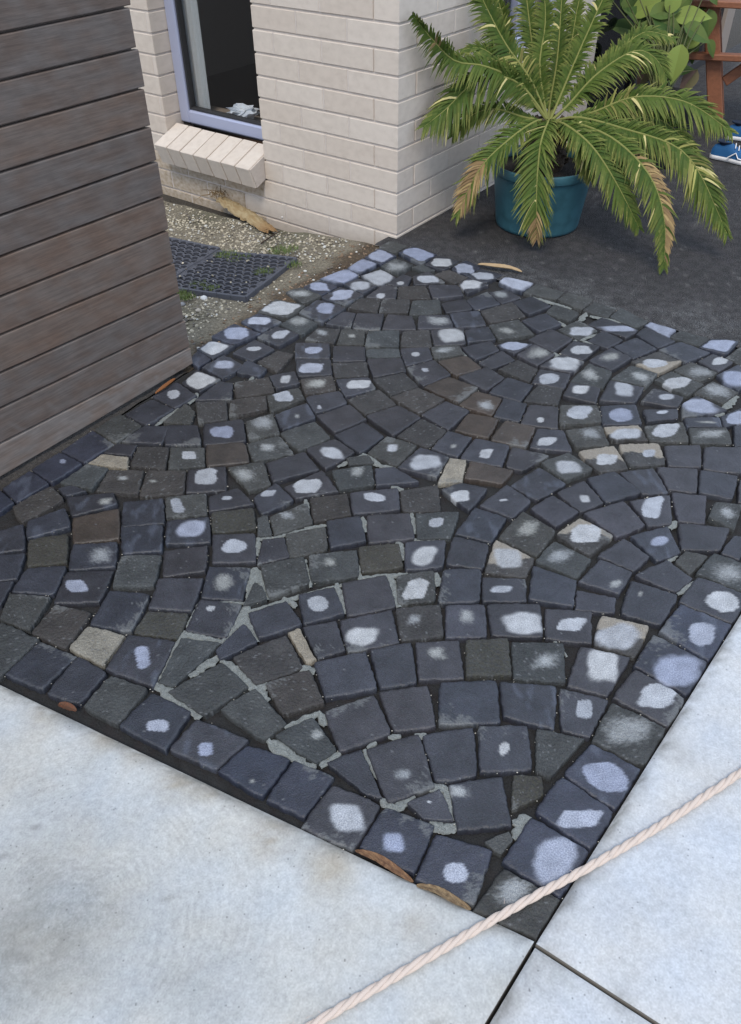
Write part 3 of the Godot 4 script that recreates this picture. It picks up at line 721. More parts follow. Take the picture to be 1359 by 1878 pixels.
func make_bed(pav: Node3D) -> void:
	var s := st()
	var a: Vector2 = P_AL + (P_AL - P_P).normalized() * 0.1
	var n := 130
	sheet(s, n, n, func(i, j):
		var u: float = float(i) / n
		var v: float = float(j) / n
		# bulge the far side so that it reaches the house corner
		var far := P_DB.lerp(P_CD, u * 2.0) if u < 0.5 else P_CD.lerp(P_CL, (u - 0.5) * 2.0)
		var p := P_P.lerp(a, u).lerp(far, v)
		var y := -0.019 + nz.get_noise_2d(p.x * 900, p.y * 900) * 0.004
		var c := Color(0.028, 0.027, 0.027) * (1.0 + 0.4 * nzf.get_noise_2d(p.x * 2000, p.y * 2000))
		c.a = 1.0
		return [Vector3(p.x, y, p.y), c, p])
	put(done(s), "mortar_bed", M.bed, pav)
	for m in MORTAR:
		var a0 := Vector2(m[0], m[1]) * 0.001
		var b0 := Vector2(m[2], m[3]) * 0.001
		var hw: float = m[4] * 0.0018
		var t := st()
		var ln := a0.distance_to(b0) + hw
		var dr := (b0 - a0).normalized()
		var sd := Vector2(-dr.y, dr.x)
		var cnt := maxi(4, int(ln / 0.006))
		sheet(t, cnt, 6, func(i, j):
			var f: float = float(i) / cnt
			var x := -hw * 0.5 + ln * f
			var v: float = float(j) / 3.0 - 1.0
			var ww := hw * (1.0 + 0.7 * nz.get_noise_2d(x * 1500.0 + m[0], signf(v) * 90.0 + m[1])) * pow(maxf(sin(PI * clampf(f, 0.04, 0.96)), 0.0), 0.35)
			var p: Vector2 = a0 + dr * x + sd * v * ww * 1.0
			var y := -0.0055 + nz.get_noise_2d(p.x * 2500, p.y * 2500) * 0.0022 - (0.004 if absf(v) > 0.9 else 0.0)
			var c := Color(0.30, 0.32, 0.305) * (0.92 + 0.35 * nzf.get_noise_2d(p.x * 2500, p.y * 2500))
			c.a = 1.0
			return [Vector3(p.x, y, p.y), c, p])
		put(done(t), "mortar_joint", M.bed, pav)

const TONES := [Color(0.049, 0.050, 0.061), Color(0.041, 0.046, 0.068), Color(0.064, 0.068, 0.068),
	Color(0.056, 0.053, 0.052), Color(0.072, 0.057, 0.047), Color(0.060, 0.059, 0.072),
	Color(0.065, 0.064, 0.064), Color(0.36, 0.33, 0.27), Color(0.058, 0.057, 0.053)]

func make_stone(d: Array, idx: int) -> Array:
	var q := []
	var cen := Vector2.ZERO
	for k in 4:
		q.append(Vector2(d[k * 2], d[k * 2 + 1]) * 0.001)
		cen += q[k] * 0.25
	for k in 4:
		q[k] += (q[k] - cen).normalized() * 0.0008
	var tone: int = d[8]
	var base: Color = TONES[tone] * rng.randf_range(0.86, 1.18)
	if tone == 1 and d[9] == 0:
		base = Color(0.044, 0.047, 0.060) * rng.randf_range(0.86, 1.15)
	var tint := rng.randf_range(-0.05, 0.05)
	base.r *= 1.0 + tint
	base.b *= 1.0 - tint
	var rough := tone in [2, 3, 6, 7, 8]
	var tx := rng.randf_range(-0.022, 0.022)
	var tz := rng.randf_range(-0.022, 0.022)
	var y0 := rng.randf_range(-0.0015, 0.002)
	var relief := 0.0022 if rough else 0.0011
	var inner := 22
	var us := [-1.0, -0.965, -0.91]
	for k in inner + 1:
		us.append(lerpf(-0.84, 0.84, float(k) / inner))
	us.append_array([0.91, 0.965, 1.0])
	var n := us.size() - 1
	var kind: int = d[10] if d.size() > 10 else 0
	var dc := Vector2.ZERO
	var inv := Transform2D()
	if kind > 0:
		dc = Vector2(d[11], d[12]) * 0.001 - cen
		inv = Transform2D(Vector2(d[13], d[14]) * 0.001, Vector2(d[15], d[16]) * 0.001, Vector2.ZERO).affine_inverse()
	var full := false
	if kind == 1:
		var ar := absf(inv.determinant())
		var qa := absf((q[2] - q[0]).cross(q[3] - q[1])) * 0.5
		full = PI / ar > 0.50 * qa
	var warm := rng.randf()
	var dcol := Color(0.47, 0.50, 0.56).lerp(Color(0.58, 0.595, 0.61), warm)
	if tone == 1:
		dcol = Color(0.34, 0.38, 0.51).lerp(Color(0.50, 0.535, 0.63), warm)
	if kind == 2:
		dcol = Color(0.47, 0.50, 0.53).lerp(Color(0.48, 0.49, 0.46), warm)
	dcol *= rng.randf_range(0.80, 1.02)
	var round_ := rng.randf_range(0.02, 0.06)
	var mottle := rng.randf_range(0.0, 1.0)
	var seam := Vector2(0.25 * rng.randfn(0, 1), -1.0 if rng.randf() < 0.7 else 1.0).normalized()
	var edge := 1.08 if rng.randf() < 0.65 else 1.4
	var pw := rng.randf_range(2.0, 4.5)
	var sk := rng.randf_range(-0.35, 0.35)
	var smear := Vector2.from_angle(rng.randf() * TAU)
	var smear_on := rng.randf()
	var s := st()
	sheet(s, n, n, func(i, j):
		var u: float = us[i]
		var v: float = us[j]
		var c := maxf(absf(u), absf(v))
		var k := 1.0 - round_ * pow(absf(u * v), 5.0)
		var uu: float = (u * k + 1.0) * 0.5
		var vv: float = (v * k + 1.0) * 0.5
		var p: Vector2 = q[0].lerp(q[1], uu).lerp(q[3].lerp(q[2], uu), vv)
		var e := smooth01(0.55, 1.0, c)
		var w := p * 1000.0
		p += Vector2(nz.get_noise_2d(w.x * 1.1, w.y * 1.1 + 500), nz.get_noise_2d(w.x * 1.1 + 900, w.y * 1.1)) * 0.0030 * e
		var l := p - cen
		var y := y0 + l.x * tx + l.y * tz
		y += nz.get_noise_2d(w.x * 0.5, w.y * 0.5) * relief + nzf.get_noise_2d(w.x, w.y) * relief * 0.6
		var drop := smooth01(0.91, 1.0, c)
		y -= drop * drop * 0.0030 * (1.0 + 0.8 * nz.get_noise_2d(w.x * 0.9, w.y * 0.9))
		if c >= 1.0:
			y -= 0.001
		var col := base * (1.0 + 0.38 * nz.get_noise_2d(w.x * 0.35, w.y * 0.35 + 77.0) + 0.30 * nzf.get_noise_2d(w.x * 1.7, w.y * 1.7))
		# pale flecks and, on some stones, a pale patch with its own ragged outline
		var fl := nzf.get_noise_2d(w.x * 2.3 + 300.0, w.y * 2.3)
		if fl > 0.76 - 0.16 * float(rough):
			col = col.lerp(Color(0.22, 0.23, 0.24), clampf((fl - 0.50) * 4.0, 0.0, 0.7))
		if tone == 6:
			# a pale tan seam on one side of the stone
			var band := smooth01(-0.05, 0.10, l.dot(seam) / 0.05 + 0.5 * nz.get_noise_2d(w.x * 0.5 + 50.0, w.y * 0.5))
			col = col.lerp(Color(0.40, 0.36, 0.30) * (1.0 + 0.2 * nzf.get_noise_2d(w.x * 1.6, w.y * 1.6)), 0.85 * band)
		if tone == 8:
			col = col.lerp(Color(0.062, 0.060, 0.042), clampf(nzf.get_noise_2d(w.x * 0.8, w.y * 0.8) * 1.6 + 0.3, 0.0, 0.8))
		if tone == 1 and mottle > 0.45:
			var fm := smooth01(0.12, 0.5, nz.get_noise_2d(w.x * 0.6 + 200.0, w.y * 0.25))
			col = col.lerp(Color(0.13, 0.15, 0.20), 0.45 * fm)
		if smear_on < 0.3:
			# mortar slurry left on one edge of the stone
			var sm := smooth01(0.86, 1.08, l.dot(smear) / 0.055 + 0.75 * nz.get_noise_2d(w.x * 0.6 + 400.0, w.y * 0.6) + 0.55 * nzf.get_noise_2d(w.x * 1.6, w.y * 1.6))
			col = col.lerp(Color(0.21, 0.22, 0.22), 0.55 * sm)
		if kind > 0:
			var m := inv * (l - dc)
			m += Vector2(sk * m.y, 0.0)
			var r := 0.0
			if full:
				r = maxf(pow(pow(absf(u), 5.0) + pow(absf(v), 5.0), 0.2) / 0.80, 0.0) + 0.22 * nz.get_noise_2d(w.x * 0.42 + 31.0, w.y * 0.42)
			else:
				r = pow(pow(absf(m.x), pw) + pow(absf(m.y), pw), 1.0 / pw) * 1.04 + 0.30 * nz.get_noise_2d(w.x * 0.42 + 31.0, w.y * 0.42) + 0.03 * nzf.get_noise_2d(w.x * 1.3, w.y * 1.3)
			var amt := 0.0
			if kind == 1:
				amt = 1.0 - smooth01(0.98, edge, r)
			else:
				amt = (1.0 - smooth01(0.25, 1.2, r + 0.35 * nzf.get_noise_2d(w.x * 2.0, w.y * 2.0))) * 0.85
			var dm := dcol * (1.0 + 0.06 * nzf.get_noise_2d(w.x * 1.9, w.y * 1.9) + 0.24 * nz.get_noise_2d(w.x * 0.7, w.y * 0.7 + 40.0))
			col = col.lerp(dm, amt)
		col.a = 1.0
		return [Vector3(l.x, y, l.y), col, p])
	# flanks
	var side := base
	side.a = 1.0
	var rim := []
	for k in n + 1:
		rim.append(k)
	for k in range(1, n + 1):
		rim.append(k * (n + 1) + n)
	for k in range(n - 1, -1, -1):
		rim.append(n * (n + 1) + k)
	for k in range(n - 1, 0, -1):
		rim.append(k * (n + 1))
	var arr := s.commit_to_arrays()
	var vs: PackedVector3Array = arr[Mesh.ARRAY_VERTEX]
	var at := vs.size()
	for k in rim.size():
		var v: Vector3 = vs[rim[k]]
		s.set_color(side)
		s.add_vertex(Vector3(v.x * 1.012, -0.034, v.z * 1.012))
	for k in rim.size():
		var k2 := (k + 1) % rim.size()
		for t in [rim[k2], rim[k], at + k, rim[k2], at + k, at + k2]:
			s.add_index(t)
	return [done(s), Vector3(cen.x, 0, cen.y), rough]

func make_paving() -> void:
	var pav := Node3D.new()
	pav.name = "cobblestone_pavement"
	add_child(pav)
	pav.set_meta("kind", "structure")
	pav.set_meta("label", "charcoal cobblestone pavement laid in fan courses with a straight border")
	make_bed(pav)
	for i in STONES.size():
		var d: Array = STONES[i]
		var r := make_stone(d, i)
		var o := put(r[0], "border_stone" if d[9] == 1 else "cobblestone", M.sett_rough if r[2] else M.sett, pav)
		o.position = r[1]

# concrete slab spanned by two edge directions from the paving's near corner
func make_slab(org: Vector2, e1: Vector2, l1: float, e2: Vector2, l2: float, called: String, label: String, flip: bool, tone := Color(0.545, 0.565, 0.585)) -> void:
	var o := Node3D.new()
	o.name = numbered(called)
	add_child(o)
	o.set_meta("kind", "structure")
	o.set_meta("label", label)
	var us := [0.0, 0.003, 0.008]
	var x := 0.02
	while x < l1:
		us.append(x)
		x += 0.016 if x < 1.5 else 0.15
	var vs := [0.0, 0.003, 0.008]
	x = 0.02
	while x < l2:
		vs.append(x)
		x += 0.016 if x < 1.3 else 0.15
	var s := st()
	var fn := func(i, j):
		var u: float = us[i]
		var v: float = vs[j]
		var p := org + e1 * u + e2 * v
		var w := p * 1000.0
		var y := 0.0005 + nz.get_noise_2d(w.x * 0.08, w.y * 0.08) * 0.0016
		var ed := minf(u, v)
		y -= 0.004 * pow(1.0 - clampf(ed / 0.012, 0.0, 1.0), 2.0)
		var col := tone
		var big := nz.get_noise_2d(w.x * 0.045, w.y * 0.045)
		col *= 1.0 + 0.06 * big
		var gr := nz.get_noise_2d(w.x * 0.3, w.y * 0.3) * 0.6 + nzf.get_noise_2d(w.x * 1.2, w.y * 1.2) * 0.5
		for t in STAINS:
			var d: float = p.distance_to(Vector2(t[0], t[1]) * 0.001) / (t[2] * 0.001)
			if d < 1.7:
				var a: float = (1.0 - smooth01(0.2, 1.3, d + gr * 0.45)) * minf(t[3] * (1.7 if t[4] == 1 else 1.2), 0.9) * clampf(0.65 + gr * 0.8, 0.0, 1.0)
				col = col.lerp([Color(0.20, 0.20, 0.185), Color(0.34, 0.29, 0.21), Color(0.10, 0.10, 0.10)][t[4]], a)
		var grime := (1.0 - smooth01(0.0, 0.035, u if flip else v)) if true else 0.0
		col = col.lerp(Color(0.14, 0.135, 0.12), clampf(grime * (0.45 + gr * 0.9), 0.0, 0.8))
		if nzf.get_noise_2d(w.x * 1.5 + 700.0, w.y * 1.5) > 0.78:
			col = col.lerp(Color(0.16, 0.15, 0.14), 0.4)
		col.a = 1.0
		return [Vector3(p.x, y, p.y), col, p]
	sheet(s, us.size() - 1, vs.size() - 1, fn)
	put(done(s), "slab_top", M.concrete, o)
	var e := st()
	var c := Color(0.30, 0.29, 0.27)
	e.set_smooth_group(-1)
	e.set_color(c)
	var a3 := Vector3(org.x, -0.004, org.y)
	var b3 := a3 + Vector3(e1.x, 0, e1.y) * l1
	var d3 := a3 + Vector3(e2.x, 0, e2.y) * l2
	var dn := Vector3(0, -0.1, 0)
	quad(e, a3, b3, b3 + dn, a3 + dn)
	quad(e, a3, a3 + dn, d3 + dn, d3)
	put(done(e), "slab_edge", M.concrete, o)

func make_ground() -> void:
	var s := st()
	s.set_smooth_group(0)
	for v in [Vector3(-60, -0.14, -60), Vector3(60, -0.14, -60), Vector3(60, -0.14, 60), Vector3(-60, -0.14, -60), Vector3(60, -0.14, 60), Vector3(-60, -0.14, 60)]:
		s.set_color(Color(0.10, 0.085, 0.065))
		s.add_vertex(v)
	var g := put(done(s), "ground", M.soil)
	g.set_meta("kind", "structure")
	# asphalt beyond the far border
	var dd := (P_DB - P_CD).normalized()
	var out := Vector2(WALL_R.x, WALL_R.z)
	var org := P_CD + out * 0.004 - dd * 0.04
	var t := st()
	var us := []
	var x := 0.0
	while x < 9.0:
		us.append(x)
		x += 0.02 if x < 2.0 else 0.35
	var vs := []
	x = 0.0
	while x < 14.0:
		vs.append(x)
		x += 0.022 if x < 0.9 else (0.08 if x < 3.0 else 0.4)
	# rows run away from the border, so swap to keep the face upward
	sheet(t, us.size() - 1, vs.size() - 1, func(i, j):
		var p: Vector2 = org + dd * us[i] + out * vs[vs.size() - 1 - j]
		var v: float = vs[vs.size() - 1 - j]
		var w := p * 1000.0
		var col := Color(0.090, 0.084, 0.085) * (1.0 + 0.25 * nz.get_noise_2d(w.x * 0.05, w.y * 0.05))
		var n1 := nz.get_noise_2d(w.x * 0.12, w.y * 0.12) + 0.7 * nzf.get_noise_2d(w.x * 0.9, w.y * 0.9)
		# pale grit trodden out along the border
		if nzf.get_noise_2d(w.x * 0.9 + 60.0, w.y * 0.9) > 0.60:
			col = col.lerp(Color(0.25, 0.24, 0.23), 0.6)
		var du := 1.0 - smooth01(0.0, 0.40, v + 0.12 * nz.get_noise_2d(w.x * 0.1 + 40.0, w.y * 0.1))
		du *= smooth01(0.25, 1.0, us[i]) * 0.8 + 0.25
		col = col.lerp(Color(0.20, 0.20, 0.20), clampf(du * (0.38 + n1 * 1.2), 0.0, 0.85))
		col.a = 1.0
		var y := -0.005 + nz.get_noise_2d(w.x * 0.1, w.y * 0.1) * 0.002 - (0.004 if v < 0.01 else 0.0)
		return [Vector3(p.x, y, p.y), col, p])
	var asp := put(done(t), "asphalt_yard", M.asphalt)
	asp.set_meta("kind", "structure")
	asp.set_meta("label", "dark coarse asphalt under the potted cycad")

func gravel_y(p: Vector2) -> float:
	var cd := (P_CD - P_CL).normalized()
	var nrm := Vector2(cd.y, -cd.x)
	if nrm.dot(Vector2(CORNER.x, CORNER.z) + Vector2(WALL_L.x, WALL_L.z) - P_CD) < 0:
		nrm = -nrm
	var d := (p - P_CD).dot(nrm)
	return -0.014 - 0.058 * smooth01(0.05, 0.8, d)

func gravel_d(p: Vector2) -> float:
	var cd := (P_CD - P_CL).normalized()
	var nrm := Vector2(cd.y, -cd.x)
	if nrm.dot(Vector2(CORNER.x, CORNER.z) + Vector2(WALL_L.x, WALL_L.z) - P_CD) < 0:
		nrm = -nrm
	return (p - P_CD).dot(nrm)

func make_gravel() -> void:
	var cd := (P_CL - P_CD).normalized()
	var nrm := Vector2(-cd.y, cd.x)
	if nrm.dot(Vector2(WALL_L.x, WALL_L.z)) < 0:
		nrm = -nrm
	var org := P_CD - nrm * 0.0
	var s := st()
	var nx := 150
	var ny := 110
	var fn := func(i, j):
		var p: Vector2 = org + cd * (float(i) / nx * 3.0 - 0.02) + nrm * (float(j) / ny * 2.2)
		var w := p * 1000.0
		var d := float(j) / ny * 2.2
		var soil := 1.0 - smooth01(0.06, 0.16, d + 0.06 * nz.get_noise_2d(w.x * 0.2, w.y * 0.2))
		var n1 := nzf.get_noise_2d(w.x * 1.1, w.y * 1.1)
		var col := Color(0.37, 0.32, 0.23) * (1.0 + 0.25 * n1)
		col = col.lerp(Color(0.22, 0.21, 0.13), clampf(0.1 + nz.get_noise_2d(w.x * 0.06, w.y * 0.06) * 1.4, 0.0, 0.7))
		col = col.lerp(Color(0.14, 0.095, 0.055) * (1.0 + 0.4 * n1), soil)
		col.a = 1.0
		var y := gravel_y(p) + nz.get_noise_2d(w.x * 0.15, w.y * 0.15) * 0.008
		if float(i) / nx * 3.0 > 1.38 and d < 0.12:
			y = -0.013 + nz.get_noise_2d(w.x * 0.3, w.y * 0.3) * 0.004
			col = Color(0.085, 0.075, 0.066) * (1.0 + 0.4 * n1)
		return [Vector3(p.x, y, p.y), col, p]
	sheet(s, nx, ny, fn)
	var g := put(done(s), "gravel_bed", M.soil)
	g.set_meta("kind", "structure")
	g.set_meta("label", "pale gravel and soil bed between the cobbles and the house wall")
	# loose stones
	var ps := SphereMesh.new()
	ps.radius = 1.0
	ps.height = 1.5
	ps.radial_segments = 7
	ps.rings = 4
	var mm := MultiMesh.new()
	mm.transform_format = MultiMesh.TRANSFORM_3D
	mm.use_colors = true
	mm.mesh = ps
	var tf := []
	var wl := Vector2(WALL_L.x, WALL_L.z)
	var wr := Vector2(WALL_R.x, WALL_R.z)
	var co := Vector2(CORNER.x, CORNER.z)
	while tf.size() < 14000:
		var p: Vector2 = org + cd * rng.randf_range(0.0, 2.6) + nrm * rng.randf_range(0.0, 1.7)
		if (p - co).dot(wr) > -0.006:
			continue
		var d := gravel_d(p)
		if d < 0.12 and (p - P_CD).dot(cd) > 1.3:
			continue
		var onmat := false
		for k in 2:
			var lm: Vector2 = p - MATS[k]
			if absf(lm.dot(MATS[2])) < 0.23 and absf(lm.dot(Vector2(-MATS[2].y, MATS[2].x))) < 0.23:
				onmat = true
		if onmat and rng.randf() > 0.02:
			continue
		var keep := 0.25 + 0.75 * smooth01(0.08, 0.35, d)
		if nz.get_noise_2d(p.x * 80, p.y * 80) < -0.1:
			keep *= 0.55
		if rng.randf() > keep:
			continue
		var r := rng.randf_range(0.0028, 0.0066) * (1.5 if rng.randf() < 0.06 else 1.0)
		var b := Basis.from_euler(Vector3(rng.randf_range(-0.5, 0.5), rng.randf() * TAU, rng.randf_range(-0.5, 0.5))).scaled_local(Vector3(r * rng.randf_range(0.8, 1.4), r * 0.8, r))
		var v := rng.randf_range(0.55, 1.25)
		var c := Color(0.43, 0.38, 0.285) * v
		if rng.randf() < 0.2:
			c = Color(0.16, 0.14, 0.12) * v
		elif rng.randf() < 0.12:
			c = Color(0.50, 0.49, 0.45)
		elif d < 0.16:
			c = Color(0.24, 0.16, 0.10) * v
		tf.append([Transform3D(b, Vector3(p.x, gravel_y(p) + r * 0.35 + (0.031 if onmat else 0.0), p.y)), c])
	mm.instance_count = tf.size()
	for i in tf.size():
		mm.set_instance_transform(i, tf[i][0])
		mm.set_instance_color(i, tf[i][1])
	var mi := MultiMeshInstance3D.new()
	mi.multimesh = mm
	mi.material_override = M.pebble
	mi.name = "gravel"
	add_child(mi)
	mi.set_meta("kind", "stuff")
	tag(mi, "loose pale gravel chips spread at the foot of the brick wall", "gravel")
	# larger single pebbles
	var labels := ["white rounded pebble lying in front of the perforated mat", "grey pebble by the timber screen's foot", "cream pebble between the mat and the cobbles", "pale pebble against the brick wall", "small white pebble right of the dead leaf sheath"]
	for k in PEBBLES.size():
		var r: float = PEBBLES[k][2] * 0.001
		var t := st()
		t.set_color([Color(0.62, 0.62, 0.60), Color(0.22, 0.22, 0.23), Color(0.45, 0.40, 0.33), Color(0.45, 0.43, 0.40), Color(0.6, 0.58, 0.55)][k])
		pebble_shape(t, r, k)
		var o := put(done(t), "pebble", M.pebble)
		var p := Vector2(PEBBLES[k][0], PEBBLES[k][1]) * 0.001
		o.position = Vector3(p.x, gravel_y(p) + r * 0.4, p.y)
		tag(o, labels[k], "pebble", "larger pebbles on the gravel")

func pebble_shape(t: SurfaceTool, r: float, k: int) -> void:
	t.set_smooth_group(0)
	var f := func(a: float, b: float) -> Vector3:
		var v := Vector3(cos(a) * cos(b), sin(b) * 0.65, sin(a) * cos(b))
		return v * r * (1.0 + 0.25 * nz.get_noise_3d(v.x * 60 + k * 90, v.y * 60, v.z * 60))
	for i in 12:
		for j in 6:
			var a0 := TAU * i / 12
			var a1 := TAU * (i + 1) / 12
			var b0 := PI * j / 6 - PI / 2
			var b1 := PI * (j + 1) / 6 - PI / 2
			quad(t, f.call(a0, b1), f.call(a1, b1), f.call(a1, b0), f.call(a0, b0))

func make_mat(at: Vector2, ex: Vector2, label: String, y_off: float) -> void:
	# perforated plastic ground mat, 0.45 m square, staggered round holes
	var o := thing("perforated_mat", label, "ground mat", Vector3(at.x, 0, at.y), "perforated ground mats")
	var s := st()
	s.set_smooth_group(-1)
	var ez := Vector2(-ex.y, ex.x)
	var nx := 10
	var ny := 11
	var a := 0.445 / nx
	var b := 0.445 / ny
	var ym := gravel_y(at) + 0.030 + y_off
	var at3 := func(x: float, z: float, y: float) -> Vector3:
		var q := ex * (x - 0.2225) + ez * (z - 0.2225)
		return Vector3(q.x, ym + y + (gravel_y(at + q) - gravel_y(at)) + nz.get_noise_2d((at.x + q.x) * 60, (at.y + q.y) * 60) * 0.012, q.y)
	for j in ny:
		for i in range(-1, nx):
			var x0 := i * a + (a * 0.5 if j % 2 == 1 else 0.0)
			var cx := x0 + a * 0.5
			var cz := j * b + b * 0.5
			var lo := maxf(x0, 0.0)
			var hi := minf(x0 + a, 0.445)
			if hi - lo < 0.001:
				continue
			if cx - a * 0.3 < 0.003 or cx + a * 0.3 > 0.442:
				quad(s, at3.call(lo, j * b, 0.0), at3.call(hi, j * b, 0.0), at3.call(hi, j * b + b, 0.0), at3.call(lo, j * b + b, 0.0))
				continue
			for k in 8:
				var outer := []
				var inn := []
				for k2 in [k, k + 1]:
					var an: float = TAU * k2 / 8.0 + TAU / 16.0
					var dx := cos(an)
					var dz := sin(an)
					var m := maxf(absf(dx), absf(dz))
					outer.append(Vector2(cx + dx / m * a * 0.5, cz + dz / m * b * 0.5))
					inn.append(Vector2(cx + dx * a * 0.37, cz + dz * b * 0.37))
				quad(s, at3.call(outer[0].x, outer[0].y, 0.0), at3.call(outer[1].x, outer[1].y, 0.0), at3.call(inn[1].x, inn[1].y, -0.0015), at3.call(inn[0].x, inn[0].y, -0.0015))
				quad(s, at3.call(inn[0].x, inn[0].y, -0.0015), at3.call(inn[1].x, inn[1].y, -0.0015), at3.call(inn[1].x, inn[1].y, -0.034), at3.call(inn[0].x, inn[0].y, -0.034))
			# corners of the cell
	put(done(s), "perforated_plate", M.plastic, o)
	var e := st()
	for sd in [[0.0, 0.0, 0.445, 0.0], [0.445, 0.0, 0.445, 0.445], [0.445, 0.445, 0.0, 0.445], [0.0, 0.445, 0.0, 0.0]]:
		for k in 6:
			var p0: Vector3 = at3.call(lerpf(sd[0], sd[2], k / 6.0), lerpf(sd[1], sd[3], k / 6.0), -0.0165)
			var p1: Vector3 = at3.call(lerpf(sd[0], sd[2], (k + 1) / 6.0), lerpf(sd[1], sd[3], (k + 1) / 6.0), -0.0165)
			bar(e, p0, p1, 0.012, 0.036)
	put(done(e), "rim", M.plastic, o)

func make_grass() -> void:
	var bm := st()
	bm.set_smooth_group(-1)
	tri(bm, Vector3(-0.0016, 0, 0), Vector3(0.0002, 0.022, 0.006), Vector3(0.0016, 0, 0))
	var mm := MultiMesh.new()
	mm.transform_format = MultiMesh.TRANSFORM_3D
	mm.use_colors = true
	mm.mesh = done(bm)
	var tf := []
	for g in GRASS:
		for k in g[3]:
			var rr: float = sqrt(rng.randf()) * g[2] * 0.001
			var an := rng.randf() * TAU
			var p := Vector2(g[0] * 0.001 + cos(an) * rr * 1.3, g[1] * 0.001 + sin(an) * rr)
			var sc := rng.randf_range(0.5, 1.25)
			var b := Basis.from_euler(Vector3(rng.randf_range(-0.9, 0.9), rng.randf() * TAU, rng.randf_range(-0.5, 0.5))).scaled_local(Vector3(1.2, sc, 1))
			var c := Color(0.075, 0.13, 0.032).lerp(Color(0.17, 0.20, 0.06), rng.randf()) * rng.randf_range(0.7, 1.2)
			tf.append([Transform3D(b, Vector3(p.x, gravel_y(p) + 0.018, p.y)), c])
	mm.instance_count = tf.size()
	for i in tf.size():
		mm.set_instance_transform(i, tf[i][0])
		mm.set_instance_color(i, tf[i][1])
	var mi := MultiMeshInstance3D.new()
	mi.multimesh = mm
	mi.material_override = M.grass
	mi.name = "grass"
	add_child(mi)
	mi.set_meta("kind", "stuff")
	tag(mi, "sparse green weeds growing through the mats and gravel", "grass")

# ------------------------------------------------------------------ timber screen
func make_fence() -> void:
	var base := Vector3(-0.668, 0, -2.716)
	var yaw := deg_to_rad(37.0)
	var dir := Vector3(sin(yaw), 0, -cos(yaw))
	var out := Vector3(cos(yaw), 0, sin(yaw))        # faces the camera side
	var o := thing("timber_screen", "weathered grey brown timber screen of horizontal boards beside the cobbles", "fence", base)
	var jr := [0.003, 0.077, 0.189, 0.296, 0.408, 0.523, 0.636, 0.747, 0.852, 0.961, 1.067, 1.173, 1.282, 1.391, 1.50, 1.609, 1.718]
	var jl := [-0.004, 0.107, 0.217, 0.323, 0.433, 0.539, 0.646, 0.751, 0.857, 0.964, 1.068, 1.171, 1.278, 1.386, 1.494, 1.602, 1.71]
	var sl := [-0.84, -0.80, -0.763, -0.726, -0.688, -0.65, -0.612, -0.576, -0.539, -0.50, -0.465, -0.428, -0.428, -0.428, -0.428, -0.428, -0.428]
	var length := 1.75
	var gap := 0.0033
	for k in jr.size() - 1:
		var s := st()
		var b0: float = jr[k] + gap
		var t0: float = jr[k + 1] - gap
		var mb: float = (jl[k] - jr[k]) / sl[k]
		var mt: float = (jl[k + 1] - jr[k + 1]) / sl[k + 1]
		var uoff := rng.randf() * 10.0
		var voff := rng.randf() * 10.0
		var n := 110
		var e := 0.0025
		var endj := rng.randf_range(-0.006, 0.004)
		# cross-section, front face with eased arrises, swept along the board
		var prof := func(i: int, r: int) -> Vector3:
			var x := lerpf(endj, -length, float(i) / n)
			var lo: float = b0 + mb * x
			var hi: float = t0 + mt * x
			var cup := nz.get_noise_2d(x * 70.0, k * 90.0) * 0.0015
			var pr: Vector2 = [Vector2(hi, -0.019), Vector2(hi, -e), Vector2(hi - e * 0.6, -e * 0.2), Vector2(hi - e, 0), Vector2(hi - e * 1.6, 0), Vector2(lerpf(hi, lo, 0.2), 0), Vector2(lerpf(hi, lo, 0.4), 0), Vector2(lerpf(hi, lo, 0.6), 0), Vector2(lerpf(hi, lo, 0.8), 0), Vector2(lo + e * 1.6, 0), Vector2(lo + e, 0), Vector2(lo + e * 0.6, -e * 0.2), Vector2(lo, -e), Vector2(lo, -0.019)][r]
			return dir * x + Vector3.UP * pr.x + out * (pr.y + cup)
		sheet(s, n, 13, func(i, j):
			var p: Vector3 = prof.call(n - i, j)
			var x: float = lerpf(endj, -length, float(n - i) / n)
			# weathering: silvered patches over the brown timber, and a few pale splashes
			var wv := nz.get_noise_2d(x * 260.0 + k * 300.0, p.y * 620.0) + 0.5 * nz.get_noise_2d(x * 90.0 + k * 70.0, p.y * 1500.0 + 300.0)
			var c := Color(0.92, 0.80, 0.72).lerp(Color(1.0, 1.0, 1.0), clampf(0.55 + wv * 1.2, 0.0, 1.0))
			c *= 0.93 + 0.16 * nz.get_noise_2d(x * 420.0 + 900.0, p.y * 900.0 + k * 40.0)
			if k < 2 and nzf.get_noise_2d(x * 420.0 + 50.0, p.y * 600.0) > 0.52:
				c = c.lerp(Color(1.7, 1.7, 1.65), 0.45)
			c.a = 1.0
			return [p, c, Vector2(x + uoff, -p.y + voff)])
		s.set_smooth_group(-1)
		var msh := done(s)
		put(msh, "board", M.wood[[4, 0, 2, 3, 1, 3, 2, 2, 1, 0, 2, 2, 0, 1, 3, 2][k]], o)
	var bs := st()  # added unseen sheet that stops light passing through the board gaps
	bs.set_color(Color.WHITE)
	cbox(bs, Transform3D(Basis(-dir, Vector3.UP, out), -dir * (length * 0.5) + Vector3.UP * 0.86 - out * 0.024), Vector3(length - 0.01, 1.70, 0.006), 0.001)
	put(done(bs), "added_light_stop", M.wood[2], o)
	for x in [0.05, 0.9, 1.7]:
		var ps := st()
		ps.set_color(Color.WHITE)
		cbox(ps, Transform3D(Basis(-dir, Vector3.UP, out), -dir * x + Vector3.UP * 0.79 - out * 0.075), Vector3(0.09, 1.86, 0.09), 0.004)
		put(done(ps), "post", M.wood[0], o)

